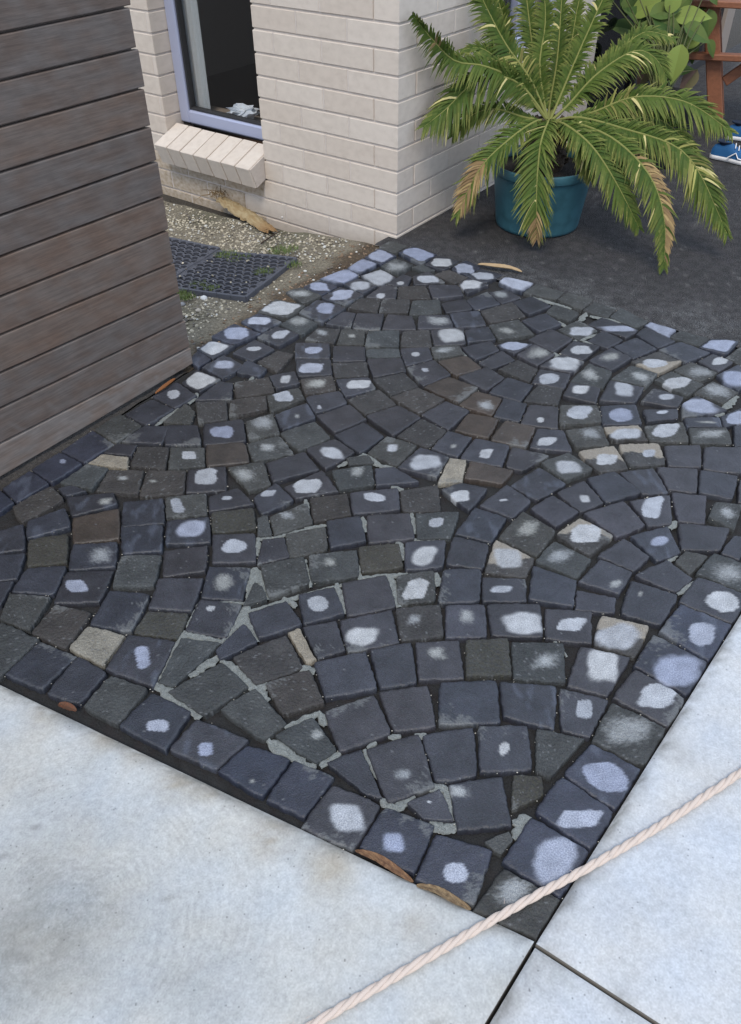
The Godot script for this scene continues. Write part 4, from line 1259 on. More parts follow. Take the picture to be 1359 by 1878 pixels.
# ------------------------------------------------------------------ house
var brick_cache := {}
func brick(wall: Node3D, xa: float, xb: float, ya: float, depth := 0.135, stained := false) -> void:
	var l := snappedf(absf(xb - xa), 0.001)
	if l < 0.012:
		return
	var key := "%.3f_%.3f" % [l, depth]
	if not brick_cache.has(key):
		brick_cache[key] = box_mesh(Vector3(l, 0.0905, depth), 0.0025)
	var o := put(brick_cache[key], "brick", M.brick_stained if stained else M.bricks[rng.randi() % 4], wall)
	o.position = Vector3((xa + xb) * 0.5, ya + 0.05, -depth * 0.5 + rng.randf_range(-0.0012, 0.0012))

func make_house() -> void:
	var h := thing("brick_house", "pale pinkish beige brick house corner with a low lilac framed window", "house", CORNER)
	var left := Node3D.new()
	left.name = "wall"
	h.add_child(left, true)
	left.basis = Basis(-WALL_L, Vector3.UP, -WALL_R)
	var right := Node3D.new()
	right.name = "wall"
	h.add_child(right, true)
	right.basis = Basis(WALL_R, Vector3.UP, -WALL_L)
	left.set_meta("label", "brick wall with the low window above gravel")
	right.set_meta("label", "brick wall behind the potted cycad")
	var w0 := 0.85
	var w1 := 1.58
	var wtop := 1.72
	var upl := st()
	var upr := st()
	var perl := st()
	var perr := st()
	for k in range(-2, 25):
		var y := 0.01 + 0.1 * k
		var odd := absi(k) % 2 == 1
		# left wall, s runs away from the corner, local x = -s
		var first := 0.132 if odd else 0.0
		var cuts := [first]
		var x := 0.428 if odd else 0.28
		while x < 3.2:
			cuts.append(x)
			x += 0.2945
		cuts.append(3.2)
		for c in cuts.size() - 1:
			var segs := [[cuts[c] + (0.0 if c == 0 and not odd else 0.004), cuts[c + 1] - 0.004]]
			if c == 0 and odd:
				segs[0][0] = first + 0.004
			if y > 0.08 and y < wtop - 0.05:
				var cut := []
				for g in segs:
					if g[1] <= w0 or g[0] >= w1:
						cut.append(g)
					else:
						if g[0] < w0:
							cut.append([g[0], w0])
						if g[1] > w1:
							cut.append([w1, g[1]])
				segs = cut
			if cuts[c + 1] < 3.19 and not (y > 0.08 and y < wtop - 0.05 and cuts[c + 1] > w0 - 0.01 and cuts[c + 1] < w1 + 0.01):
				cbox(perl, Transform3D(Basis(), Vector3(-cuts[c + 1], y + 0.05, -0.03)), Vector3(0.0085, 0.0905, 0.057), 0.0005)
			for g in segs:
				if k < 15 and g[0] < 2.1:
					brick(left, -g[1], -g[0], y, 0.135, k < 1 and g[0] > 0.8)
				elif g[1] - g[0] > 0.02:
					cbox(upl, Transform3D(Basis(), Vector3(-(g[0] + g[1]) * 0.5, y + 0.05, -0.0675)), Vector3(g[1] - g[0], 0.0905, 0.135), 0.0025)
		# right wall, local x = s
		var first_r := 0.0 if odd else 0.139
		var cr := [first_r]
		x = 0.284 if odd else 0.438
		while x < 2.05:
			cr.append(x)
			x += 0.2945
		cr.append(2.05)
		for c in cr.size() - 1:
			var a: float = cr[c] + (0.0 if c == 0 and odd else 0.004)
			var b: float = cr[c + 1] - 0.004
			var sg := [[a, b]]
			if y > 0.58 and y < wtop - 0.05:
				sg = []
				if a < 0.87:
					sg.append([a, minf(b, 0.87)])
				if b > 1.56:
					sg.append([maxf(a, 1.56), b])
			if b < 2.04 and not (y > 0.58 and y < wtop - 0.05 and b > 0.85 and b < 1.57):
				cbox(perr, Transform3D(Basis(), Vector3(b + 0.004, y + 0.05, -0.03)), Vector3(0.0085, 0.0905, 0.057), 0.0005)
			for g in sg:
				if k < 15:
					brick(right, g[0], g[1], y, 0.13)
				elif g[1] - g[0] > 0.02:
					cbox(upr, Transform3D(Basis(), Vector3((g[0] + g[1]) * 0.5, y + 0.05, -0.065)), Vector3(g[1] - g[0], 0.0905, 0.13), 0.0025)
	var ul := put(done(upl), "upper_brickwork", M.bricks[0], left)
	ul.set_meta("kind", "stuff")
	var ur := put(done(upr), "upper_brickwork", M.bricks[0], right)
	ur.set_meta("kind", "stuff")
	put(done(perl), "mortar", M.mortar, left)
	put(done(perr), "mortar", M.mortar, right)
	# mortar core, raked back behind the brick faces
	var s := st()
	var rk := 0.0042
	var core := func(t: SurfaceTool, x0: float, x1: float, y0: float, y1: float) -> void:
		cbox(t, Transform3D(Basis(), Vector3((x0 + x1) * 0.5, (y0 + y1) * 0.5, -0.1 - rk)), Vector3(absf(x1 - x0), y1 - y0, 0.2 - rk), 0.001)
	core.call(s, -(w0 - 0.006), -0.006, -0.2, 2.5)
	core.call(s, -3.2, -(w1 + 0.006), -0.2, 2.5)
	core.call(s, -(w1 + 0.006), -(w0 - 0.006), -0.2, 0.105)
	core.call(s, -(w1 + 0.006), -(w0 - 0.006), wtop - 0.01, 2.5)
	put(done(s), "mortar", M.mortar, left)
	s = st()
	core.call(s, 0.006, 0.864, -0.2, 2.5)
	core.call(s, 1.566, 2.05, -0.2, 2.5)
	core.call(s, 0.864, 1.566, -0.2, 0.608)
	core.call(s, 0.864, 1.566, wtop - 0.01, 2.5)
	put(done(s), "mortar", M.mortar, right)
	# sloping brick-on-edge sill under the low window
	var sill := Node3D.new()
	sill.name = "sill"
	left.add_child(sill, true)
	var slope := atan2(0.069, 0.18)
	var nb := 7
	var pitch := (w1 - w0 - 0.006) / nb
	for i in nb:
		var bm := box_mesh(Vector3(pitch - 0.007, 0.115, 0.200), 0.0025)
		var o := put(bm, "sill_brick", M.bricks[[2, 0, 2, 1, 2, 0, 2][i]] if i > 0 else M.bricks[2], sill)
		o.basis = Basis(Vector3.RIGHT, slope)
		o.position = Vector3(-(w0 + 0.004 + (i + 0.5) * pitch), 0.1735 + rng.randf_range(-0.001, 0.001), 0.0)
	s = st()
	cbox(s, Transform3D(Basis(Vector3.RIGHT, slope), Vector3(-(w0 + w1) * 0.5, 0.171, -0.004)), Vector3(w1 - w0 - 0.004, 0.108, 0.190), 0.001)
	put(done(s), "mortar", M.mortar, sill)
	window(left, -w1, -w0, 0.262, wtop, -0.11, false)
	window(right, 0.87, 1.56, 0.61, wtop, -0.05, true)
	# added dark glazing further along the right wall, standing in for deep shade
	s = st()
	for x in [2.085, 2.9, 3.7, 4.5]:
		cbox(s, Transform3D(Basis(), Vector3(x, 1.1, -0.06)), Vector3(0.07, 2.3, 0.06), 0.004)
	cbox(s, Transform3D(Basis(), Vector3(3.29, 0.0, -0.06)), Vector3(2.45, 0.1, 0.06), 0.004)
	cbox(s, Transform3D(Basis(), Vector3(3.29, 2.3, -0.06)), Vector3(2.45, 0.1, 0.06), 0.004)
	var door := put(done(s), "added_dark_door", M.gasket_shadow_black, right)
	for x in [2.49, 3.3, 4.1]:
		put(box_mesh(Vector3(0.75, 2.2, 0.008), 0.001), "pane", M.dark_glass, door).position = Vector3(x, 1.15, -0.07)
	# roof, floor, and the two far walls that close the rooms
	s = st()
	var rc := (WALL_L * 3.2 + WALL_R * 4.6) * 0.5
	cbox(s, Transform3D(Basis(-WALL_L, Vector3.UP, -WALL_R), rc + Vector3.UP * 2.56), Vector3(3.2, 0.1, 4.6), 0.01)
	put(done(s), "roof", M.mortar, h)
	s = st()
	cbox(s, Transform3D(Basis(-WALL_L, Vector3.UP, -WALL_R), rc + Vector3.UP * -0.02), Vector3(2.78, 0.08, 4.18), 0.002)
	put(done(s), "floor", M.room_floor, h)
	s = st()
	cbox(s, Transform3D(Basis(-WALL_L, Vector3.UP, -WALL_R), WALL_L * 3.1 + WALL_R * 2.4 + Vector3.UP * 1.15), Vector3(0.2, 2.7, 4.4), 0.002)
	cbox(s, Transform3D(Basis(-WALL_L, Vector3.UP, -WALL_R), WALL_L * 1.5 + WALL_R * 4.6 + Vector3.UP * 1.15), Vector3(3.0, 2.7, 0.2), 0.002)
	put(done(s), "rear_wall", M.room, h)
	# curtain and a crumpled bag inside the low window
	s = st()
	sheet(s, 14, 6, func(i, j):
		var x: float = -1.535 + 0.115 * i / 14.0
		return [Vector3(x, 1.65 - 1.34 * j / 6.0, -0.195 + 0.010 * sin(i * 1.6)), Color.WHITE, Vector2.ZERO])
	var cu := put(done(s), "curtain", M.curtain, left)
	s = st()
	cbox(s, Transform3D(Basis(), Vector3(-1.215, 0.29, -0.25)), Vector3(0.74, 0.03, 0.14), 0.003)
	put(done(s), "inner_ledge", M.room, left)
	var bag := st()
	pebble_bag(bag)
	var bo := put(done(bag), "plastic_bag", M.bag)
	bo.position = CORNER + WALL_L * 1.20 + WALL_R * 0.235 + Vector3.UP * 0.335
	bo.basis = Basis(-WALL_L, Vector3.UP, -WALL_R)
	tag(bo, "crumpled white bag lying inside the low window", "bag")

func pebble_bag(t: SurfaceTool) -> void:
	t.set_smooth_group(-1)
	var f := func(a: float, b: float) -> Vector3:
		var v := Vector3(cos(a) * cos(b) * 0.095, sin(b) * 0.032, sin(a) * cos(b) * 0.045)
		return v * (1.0 + 0.8 * nzf.get_noise_3d(v.x * 300, v.y * 500, v.z * 300)) + Vector3(0, 0.02 * smooth01(0.02, 0.08, v.x), 0)
	for i in 22:
		for j in 10:
			quad(t, f.call(TAU * i / 22, PI * (j + 1) / 10 - PI / 2), f.call(TAU * (i + 1) / 22, PI * (j + 1) / 10 - PI / 2), f.call(TAU * (i + 1) / 22, PI * j / 10 - PI / 2), f.call(TAU * i / 22, PI * j / 10 - PI / 2))

func window(wall: Node3D, x0: float, x1: float, y0: float, y1: float, z: float, mull: bool) -> void:
	var s := st()
	var fw := 0.072
	var zz := z - 0.03
	cbox(s, Transform3D(Basis(), Vector3(x0 + fw * 0.5, (y0 + y1) * 0.5, zz)), Vector3(fw, y1 - y0, 0.06), 0.006)
	cbox(s, Transform3D(Basis(), Vector3(x1 - fw * 0.5, (y0 + y1) * 0.5, zz)), Vector3(fw, y1 - y0, 0.06), 0.006)
	cbox(s, Transform3D(Basis(), Vector3((x0 + x1) * 0.5, y0 + 0.034, zz + 0.002)), Vector3(x1 - x0 - 2 * fw, 0.068, 0.06), 0.008)
	cbox(s, Transform3D(Basis(), Vector3((x0 + x1) * 0.5, y1 - 0.034, zz)), Vector3(x1 - x0 - 2 * fw, 0.068, 0.06), 0.008)
	if mull:
		cbox(s, Transform3D(Basis(), Vector3((x0 + x1) * 0.5 - 0.045, (y0 + y1) * 0.5, zz)), Vector3(0.085, y1 - y0 - 0.14, 0.05), 0.006)
		cbox(s, Transform3D(Basis(), Vector3((x0 + x1) * 0.5 + 0.05, (y0 + y1) * 0.5, zz)), Vector3(0.085, y1 - y0 - 0.14, 0.05), 0.006)
	var f := put(done(s), "window_frame", M.alu, wall)
	s = st()
	# rubber seal round the pane, and a black strip painted as shadow under the frame
	var g := 0.012
	cbox(s, Transform3D(Basis(), Vector3(x0 + fw + g * 0.5, (y0 + y1) * 0.5, zz - 0.004)), Vector3(g, y1 - y0 - 0.136, 0.04), 0.002)
	cbox(s, Transform3D(Basis(), Vector3(x1 - fw - g * 0.5, (y0 + y1) * 0.5, zz - 0.004)), Vector3(g, y1 - y0 - 0.136, 0.04), 0.002)
	cbox(s, Transform3D(Basis(), Vector3((x0 + x1) * 0.5, y0 + 0.068 + g * 0.5, zz - 0.004)), Vector3(x1 - x0 - 2 * fw - 2 * g, g, 0.04), 0.002)
	cbox(s, Transform3D(Basis(), Vector3((x0 + x1) * 0.5, y0 - 0.006, zz - 0.004)), Vector3(x1 - x0 - 0.01, 0.012, 0.04), 0.002)
	put(done(s), "gasket_shadow_black", M.gasket_shadow_black, f)
	s = st()
	cbox(s, Transform3D(Basis(), Vector3((x0 + x1) * 0.5, (y0 + y1) * 0.5, zz - 0.012)), Vector3(x1 - x0 - 2 * fw, y1 - y0 - 0.12, 0.006), 0.001)
	put(done(s), "pane", M.glass, f)

# ------------------------------------------------------------------ plants
func frond(o: Node3D, pts: Array, width: float, brown: Array, lean: float, seed_: int, org: Vector3) -> void:
	var r := RandomNumberGenerator.new()
	r.seed = seed_
	var cv := Curve3D.new()
	for i in pts.size():
		var t: Vector3 = (pts[mini(i + 1, pts.size() - 1)] - pts[maxi(i - 1, 0)]) / 6.0
		cv.add_point(pts[i] - org, -t, t)
	cv.bake_interval = 0.01
	var len := cv.get_baked_length()
	var rp := []
	var rr := []
	for i in 21:
		rp.append(cv.sample_baked(len * i / 20.0, true))
		rr.append(lerpf(0.0075, 0.0016, i / 20.0))
	var s := st()
	s.set_color(Color(0.20, 0.21, 0.065))
	tube(s, rp, rr, 6)
	var fo := put(done(s), "frond", M.leaf, o)
	s = st()
	s.set_smooth_group(-1)
	var n := int(len / 0.0058)
	var hue := r.randf()
	for i in n:
		var t := lerpf(0.13, 1.0, (i + r.randf() * 0.5) / n)
		var p := cv.sample_baked(len * t, true)
		var q := cv.sample_baked(minf(len * t + 0.01, len), true)
		var q0 := cv.sample_baked(maxf(len * t - 0.01, 0.0), true)
		var tg := (q - q0).normalized()
		var side := tg.cross(Vector3(-0.2, 0.98, 0.0) * (1.0 - lean * 0.5) + Vector3(-0.2, 0.0, 0.98) * lean)
		side = side.normalized()
		var up := side.cross(tg).normalized()
		for sg in [-1.0, 1.0]:
			if r.randf() < 0.04 or nz.get_noise_2d(t * 900.0 + seed_ * 37.0, sg * 80.0) > 0.46:
				continue
			var l := width * (0.35 + 0.65 * smooth01(0.1, 0.32, t)) * (1.0 - 0.62 * smooth01(0.72, 1.0, t)) * r.randf_range(0.86, 1.08)
			var dr: Vector3 = (side * sg * 0.86 + up * r.randf_range(0.18, 0.55) + tg * (lerpf(0.70, 1.35, smooth01(0.6, 1.0, t)) + 0.35 * nz.get_noise_2d(t * 700.0 + seed_ * 51.0, sg * 30.0)) + Vector3(r.randfn(0, 0.09), r.randfn(0, 0.09), r.randfn(0, 0.09))).normalized()
			var c := Color(0.028, 0.060, 0.011).lerp(Color(0.076, 0.116, 0.021), r.randf() * 0.65 + hue * 0.35)
			var tipc := c.lerp(Color(0.30, 0.28, 0.08), r.randf() * 0.55)
			var kk := 0.0
			for b in brown:
				if t > b[0] and t < b[1]:
					if absi(int(b[2])) == 2:
						if r.randf() < 0.30:
							c = Color(0.27, 0.26, 0.08) * r.randf_range(0.5, 1.2)
							tipc = c
					elif (b[2] > 0) or sg < 0.0:
						if r.randf() < 0.85 * smooth01(b[0], b[0] + 0.12, t):
							kk = 1.0
			if r.randf() < 0.012:
				c = Color(0.52, 0.46, 0.20)
				tipc = c
			if kk > 0.0:
				tipc = Color(0.20, 0.13, 0.065).lerp(Color(0.40, 0.29, 0.13), r.randf())
				c = tipc.lerp(Color(0.16, 0.10, 0.05), r.randf() * 0.7)
				l *= 0.85
			var w := r.randf_range(0.0044, 0.0060)
			var bn := dr.cross(up).normalized() * w
			var sag := -0.018 - 0.045 * r.randf() - 0.02 * lean
			var prev_a := p - bn * 0.7
			var prev_b := p + bn * 0.7
			for k in range(1, 5):
				var f := k / 4.0
				var cc: Vector3 = p + dr * l * f + Vector3.UP * sag * f * f * (l / 0.12)
				var ww := (1.0 - pow(f, 3.0)) if k < 4 else 0.0
				var a := cc - bn * ww
				var b2 := cc + bn * ww
				s.set_color(c.lerp(tipc, f * f))
				if k < 4:
					quad(s, prev_a, a, b2, prev_b)
				else:
					tri(s, prev_a, cc, prev_b)
				prev_a = a
				prev_b = b2
	put(done(s), "leaflets", M.leaf, fo)

func make_cycad() -> void:
	var pot := thing("plant_pot", "round teal plastic pot on asphalt holding the cycad", "plant pot", Vector3(0.857, -0.004, -4.08))
	var s := st()
	lathe(s, [Vector2(0.001, 0.0), Vector2(0.19, 0.0), Vector2(0.203, 0.006), Vector2(0.207, 0.02), Vector2(0.236, 0.255), Vector2(0.239, 0.262), Vector2(0.247, 0.264), Vector2(0.250, 0.27), Vector2(0.253, 0.30), Vector2(0.251, 0.306), Vector2(0.243, 0.307), Vector2(0.238, 0.303), Vector2(0.234, 0.265)], 56)
	put(done(s), "pot_body", M.teal, pot)
	s = st()
	lathe(s, [Vector2(0.236, 0.262), Vector2(0.15, 0.27), Vector2(0.001, 0.278)], 32)
	put(done(s), "potting_soil", M.potsoil, pot)
	var org := Vector3(0.857, 0.26, -4.08)
	var o := thing("cycad", "green cycad with arching feathery fronds in the teal pot", "plant", org)
	s = st()
	s.set_color(Color(0.5, 0.5, 0.5))
	lathe(s, [Vector2(0.09, 0.0), Vector2(0.10, 0.05), Vector2(0.095, 0.12), Vector2(0.07, 0.18), Vector2(0.035, 0.215), Vector2(0.001, 0.225)], 18)
	var tr := put(done(s), "trunk", M.trunk, o)
	# old leaf bases as scales round the trunk
	s = st()
	for k in 70:
		var a := k * 2.39996
		var f := k / 70.0
		var rad := lerpf(0.098, 0.05, f * f)
		var y := lerpf(0.02, 0.21, f)
		var d := Vector3(cos(a), 0.55 + f, sin(a)).normalized()
		bar(s, Vector3(cos(a) * rad * 0.85, y, sin(a) * rad * 0.85), Vector3(cos(a) * rad * 0.85, y, sin(a) * rad * 0.85) + d * 0.04, 0.02, 0.012, Vector3.UP, 0.003)
	put(done(s), "leaf_bases", M.trunk, tr)
	for i in FRONDS.size():
		frond(o, FRONDS[i][0], FRONDS[i][1], FRONDS[i][2], FRONDS[i][3], 500 + i, org)

func blade(s: SurfaceTool, base: Vector3, tip: Vector3, width: float, nrm: Vector3, col: Color, col2: Color, bend := 0.15) -> void:
	s.set_smooth_group(-1)
	var ax := tip - base
	var sd := ax.cross(nrm).normalized()
	var up := sd.cross(ax).normalized()
	var prev := []
	var n := 8
	for k in n + 1:
		var f := float(k) / n
		var w := width * 0.5 * sin(PI * pow(f, 0.75)) * (1.0 - 0.15 * f) + 0.0006
		var c := base + ax * f - up * bend * ax.length() * (f * f - f * 0.3)
		var row := [c - sd * w + up * w * 0.22, c, c + sd * w + up * w * 0.22]
		if k > 0:
			s.set_color(col.lerp(col2, 0.5 + 0.5 * sin(f * 3.0)))
			quad(s, prev[0], row[0], row[1], prev[1])
			s.set_color(col)
			quad(s, prev[1], row[1], row[2], prev[2])
		prev = row

func make_broadleaf() -> void:
	var base := Vector3(BLACKPOT.x, -0.004, BLACKPOT.y)
	var pot := thing("plant_pot", "dark charcoal pot in shade behind the cycad fronds", "plant pot", base)
	var s := st()
	lathe(s, [Vector2(0.001, 0.0), Vector2(0.17, 0.0), Vector2(0.178, 0.01), Vector2(0.205, 0.31), Vector2(0.216, 0.315), Vector2(0.218, 0.35), Vector2(0.205, 0.352), Vector2(0.195, 0.30), Vector2(0.001, 0.31)], 32)
	put(done(s), "pot_body", M.gasket_shadow_black, pot)
	var o := thing("broadleaf_plant", "broad leaved green shrub behind the cycad beside the timber table", "plant", base + Vector3(0, 0.3, 0))
	for i in LEAVES.size():
		var l: Array = LEAVES[i]
		var c := Vector3(l[0], l[1], l[2]) - o.position
		var lf := st()
		var sz: float = l[3]
		var an: float = l[4]
		var d := Vector3(cos(an), sin(an), rng.randf_range(-0.3, 0.4)).normalized()
		var g := Color(0.035, 0.07, 0.018).lerp(Color(0.085, 0.13, 0.035), rng.randf())
		if l[5] == 1:
			g = Color(0.19, 0.25, 0.06)
		elif l[5] == 2:
			g = Color(0.14, 0.09, 0.07)
		blade(lf, c - d * sz * 0.5, c + d * sz * 0.5, sz * 0.62, Vector3(rng.randf_range(-0.3, 0.1), 0.75, 0.65), g, g.lerp(Color(0.16, 0.20, 0.055), 0.35))
		var lo := put(done(lf), "leaf", M.leaf, o)
		var stt := st()
		stt.set_color(Color(0.09, 0.10, 0.04))
		var b0 := Vector3(rng.randf_range(-0.04, 0.04), 0.0, rng.randf_range(-0.04, 0.04))
		var b1: Vector3 = c - d * sz * 0.5
		tube(stt, [b0, b0.lerp(b1, 0.5) + Vector3(0, 0.08, 0), b1], [0.006, 0.004, 0.0025], 6)
		put(done(stt), "stalk", M.leaf, lo)

# ------------------------------------------------------------------ loose things
func make_rope() -> void:
	var o := thing("rope", "pale pink cotton twisted rope lying across the cobbles' near corner and concrete", "rope")
	var cv := Curve3D.new()
	for p in ROPE:
		cv.add_point(Vector3(p[0] * 0.001, 0.0093, p[1] * 0.001))
	for i in range(1, cv.point_count - 1):
		var t := (cv.get_point_position(i + 1) - cv.get_point_position(i - 1)) / 6.0
		cv.set_point_in(i, -t)
		cv.set_point_out(i, t)
	cv.bake_interval = 0.004
	var len := cv.get_baked_length()
	for k in 3:
		var pts := []
		var rad := []
		var n := int(len / 0.0045)
		for i in n + 1:
			var d := len * i / n
			var p := cv.sample_baked(d, true)
			var q := cv.sample_baked(minf(d + 0.004, len), true)
			var q0 := cv.sample_baked(maxf(d - 0.004, 0.0), true)
			var t := (q - q0).normalized()
			var x := Vector3.UP.cross(t).normalized()
			var y := t.cross(x)
			var a := -d / 0.098 * TAU - 0.9 * nz.get_noise_2d(d * 300.0, 7.0) + TAU * k / 3.0
			pts.append(p + (x * cos(a) + y * sin(a)) * 0.0041)
			rad.append(0.0050 + 0.0003 * nz.get_noise_2d(d * 4000.0, k * 50.0))
		var s := st()
		s.set_color(Color(0.62, 0.545, 0.475))
		tube(s, pts, rad, 10)
		put(done(s), "strand", M.rope, o)
	# stray fibres
	var fb := st()
	fb.set_color(Color(0.62, 0.53, 0.48))
	for k in 130:
		var d := rng.randf() * len
		var p := cv.sample_baked(d, true)
		var a := rng.randf() * TAU
		var q := p + Vector3(cos(a) * 0.012, absf(sin(a)) * 0.011, sin(a) * 0.012)
		var e := q + Vector3(rng.randfn(0, 0.006), rng.randf_range(0, 0.005), rng.randfn(0, 0.006))
		tube(fb, [q, (q + e) * 0.5 + Vector3(0, 0.001, 0), e], [0.0005, 0.0004, 0.0002], 3)
	put(done(fb), "loose_fibres", M.rope, o).set_meta("kind", "stuff")

func dead_leaf(pts: Array, width: float, cols: Array, curl: float, label: String, called := "dead_leaf", group := "dead leaves") -> void:
	var cv := Curve3D.new()
	for i in pts.size():
		var t: Vector3 = (pts[mini(i + 1, pts.size() - 1)] - pts[maxi(i - 1, 0)]) / 6.0
		cv.add_point(pts[i], -t, t)
	var len := cv.get_baked_length()
	var s := st()
	var n := 22
	var m := 6
	sheet(s, n, m, func(i, j):
		var f := float(i) / n
		var p := cv.sample_baked(len * f, true)
		var q := cv.sample_baked(minf(len * f + 0.004, len), true)
		var q0 := cv.sample_baked(maxf(len * f - 0.004, 0), true)
		var t := (q - q0).normalized()
		var x := t.cross(Vector3.UP).normalized()
		var y := x.cross(t)
		var w := width * 0.5 * pow(maxf(sin(PI * clampf(f * 0.97 + 0.015, 0, 1)), 0.0), 0.6)
		var v := (float(j) / m - 0.5) * 2.0
		var a := v * curl
		var off := x * (sin(a) / maxf(curl, 0.05)) * w + y * ((1.0 - cos(a)) / maxf(curl, 0.05)) * w
		off += y * nz.get_noise_2d(p.x * 4000 + j * 40, p.z * 4000) * 0.002
		var c: Color = cols[0].lerp(cols[1], clampf(0.5 + nz.get_noise_2d(p.x * 3000, p.z * 3000 + j * 30) * 1.2, 0, 1))
		if j == m / 2:
			c = c * 0.75
			c.a = 1.0
		return [p + off, c, Vector2.ZERO])
	var o := put(done(s), called, M.dry)
	tag(o, label, "leaf", group)

func make_litter() -> void:
	for l in LITTER:
		dead_leaf(l[0], l[1], l[2], l[3], l[4])
	# curled dry frond sheath by the wall
	var p0 := SHEATH[0] as Vector3
	var p1 := SHEATH[1] as Vector3
	var o := thing("dry_leaf_sheath", "curled tan dry leaf sheath lying on gravel below the window sill", "leaf", p0)
	var s := st()
	var ax := p1 - p0
	var t := ax.normalized()
	var x := t.cross(Vector3.UP).normalized()
	var y := x.cross(t)
	sheet(s, 30, 16, func(i, j):
		var f: float = i / 30.0
		var a: float = lerpf(-1.15 - 0.3 * nz.get_noise_2d(i * 25.0, 3.0), 1.25 + 0.4 * nz.get_noise_2d(i * 25.0, 77.0), j / 16.0)
		var r: float = 0.040 * (0.45 + 0.75 * sin(PI * (0.15 + 0.7 * f)))
		r *= 1.0 + 0.22 * nz.get_noise_2d(i * 22.0, j * 40.0)
		var fr: float = f + 0.06 * nzf.get_noise_2d(j * 300.0, 0.0) * smooth01(0.5, 1.0, f) * 2.5
		var p: Vector3 = ax * fr + x * sin(a) * r + y * (cos(a) * r * 0.8 - 0.004)
		var c := Color(0.40, 0.27, 0.12).lerp(Color(0.52, 0.40, 0.22), clampf(0.5 + nz.get_noise_2d(i * 8.0, j * 60.0) * 1.3, 0, 1))
		c = c.lerp(Color(0.36, 0.17, 0.05), smooth01(0.7, 1.0, f) * 0.7)
		c.a = 1.0
		return [p, c, Vector2.ZERO])
	put(done(s), "sheath", M.dry, o)
	s = st()
	for k in 26:
		var b := ax * rng.randf_range(-0.12, 0.1) + x * rng.randfn(0, 0.03) + y * 0.03
		var e := b + Vector3(rng.randfn(0, 0.05), rng.randf_range(-0.01, 0.05), rng.randfn(0, 0.05)) - t * 0.03
		s.set_color(Color(0.30, 0.20, 0.09) * rng.randf_range(0.5, 1.2))
		tube(s, [b, (b + e) * 0.5 + Vector3(0, 0.01, 0), e], [0.0025, 0.002, 0.0008], 4)
	put(done(s), "dry_fibres", M.dry, o)
	var tw := st()
	tw.set_color(Color(0.06, 0.035, 0.02))
	tube(tw, [TWIG[0], TWIG[1], TWIG[2]], [0.003, 0.0035, 0.002], 6)
	var to := put(done(tw), "twig", M.dry)
	tag(to, "thin dark twig lying on gravel near the dry sheath", "twig")
	# grit in the joints
	var gm := SphereMesh.new()
	gm.radius = 1.0
	gm.height = 1.6
	gm.radial_segments = 5
	gm.rings = 3
	var mm := MultiMesh.new()
	mm.transform_format = MultiMesh.TRANSFORM_3D
	mm.use_colors = true
	mm.mesh = gm
	var tf := []
	for d in STONES:
		for k in rng.randi_range(0, 4):
			var e := rng.randi() % 4
			var a := Vector2(d[e * 2], d[e * 2 + 1]) * 0.001
			var b := Vector2(d[(e * 2 + 2) % 8], d[(e * 2 + 3) % 8]) * 0.001
			var p := a.lerp(b, rng.randf())
			var cen := Vector2(d[0] + d[2] + d[4] + d[6], d[1] + d[3] + d[5] + d[7]) * 0.00025
			p += (p - cen).normalized() * 0.003
			var r := rng.randf_range(0.0007, 0.0017) * (1.6 if rng.randf() < 0.1 else 1.0)
			var c := Color(0.30, 0.28, 0.24) * rng.randf_range(0.5, 1.5)
			tf.append([Transform3D(Basis().scaled(Vector3(r * 1.3, r, r)), Vector3(p.x, -0.006 + rng.randf() * 0.004, p.y)), c])
	mm.instance_count = tf.size()
	for i in tf.size():
		mm.set_instance_transform(i, tf[i][0])
		mm.set_instance_color(i, tf[i][1])
	var mi := MultiMeshInstance3D.new()
	mi.multimesh = mm
	mi.material_override = M.pebble
	mi.name = "joint_grit"
	add_child(mi)
	mi.set_meta("kind", "stuff")
	tag(mi, "pale sand grit caught in the joints between cobbles", "grit")

func make_table() -> void:
	# stained timber outdoor table with splayed legs, mostly out of frame
	var o := thing("timber_table", "orange brown stained timber outdoor table at the asphalt's far edge", "table", Vector3(2.262, 0, -5.60))
	var v := Vector3(0.94, 0, 0.34)       # along the table, across the view
	var w := Vector3(0.34, 0, -0.94)
	var s := st()
	for k in 4:
		s = st()
		bar(s, -v * 0.48 + Vector3.UP * 0.70 + w * (k * 0.105 - 0.06), v * 0.95 + Vector3.UP * 0.70 + w * (k * 0.105 - 0.06), 0.098, 0.034, Vector3.UP, 0.005)
		put(done(s), "top_plank", M.timber, o)
	for e in [[0.0, 0.0], [0.75, 0.0], [0.0, 0.3], [0.75, 0.3]]:
		s = st()
		bar(s, v * e[0] + w * e[1], v * (e[0] - 0.20) + w * e[1] + Vector3.UP * 0.682, 0.088, 0.04, w, 0.005)
		put(done(s), "leg", M.timber, o)
	s = st()
	bar(s, v * -0.3 + Vector3.UP * 0.415 - w * 0.04, v * 1.0 + Vector3.UP * 0.44 - w * 0.04, 0.075, 0.035, Vector3.UP, 0.005)
	put(done(s), "rail", M.timber, o)
	s = st()
	bar(s, v * -0.02 + Vector3.UP * 0.27 + w * 0.03, v * 0.35 + Vector3.UP * 0.6 + w * 0.03, 0.06, 0.03, w, 0.004)
	put(done(s), "brace", M.timber, o)

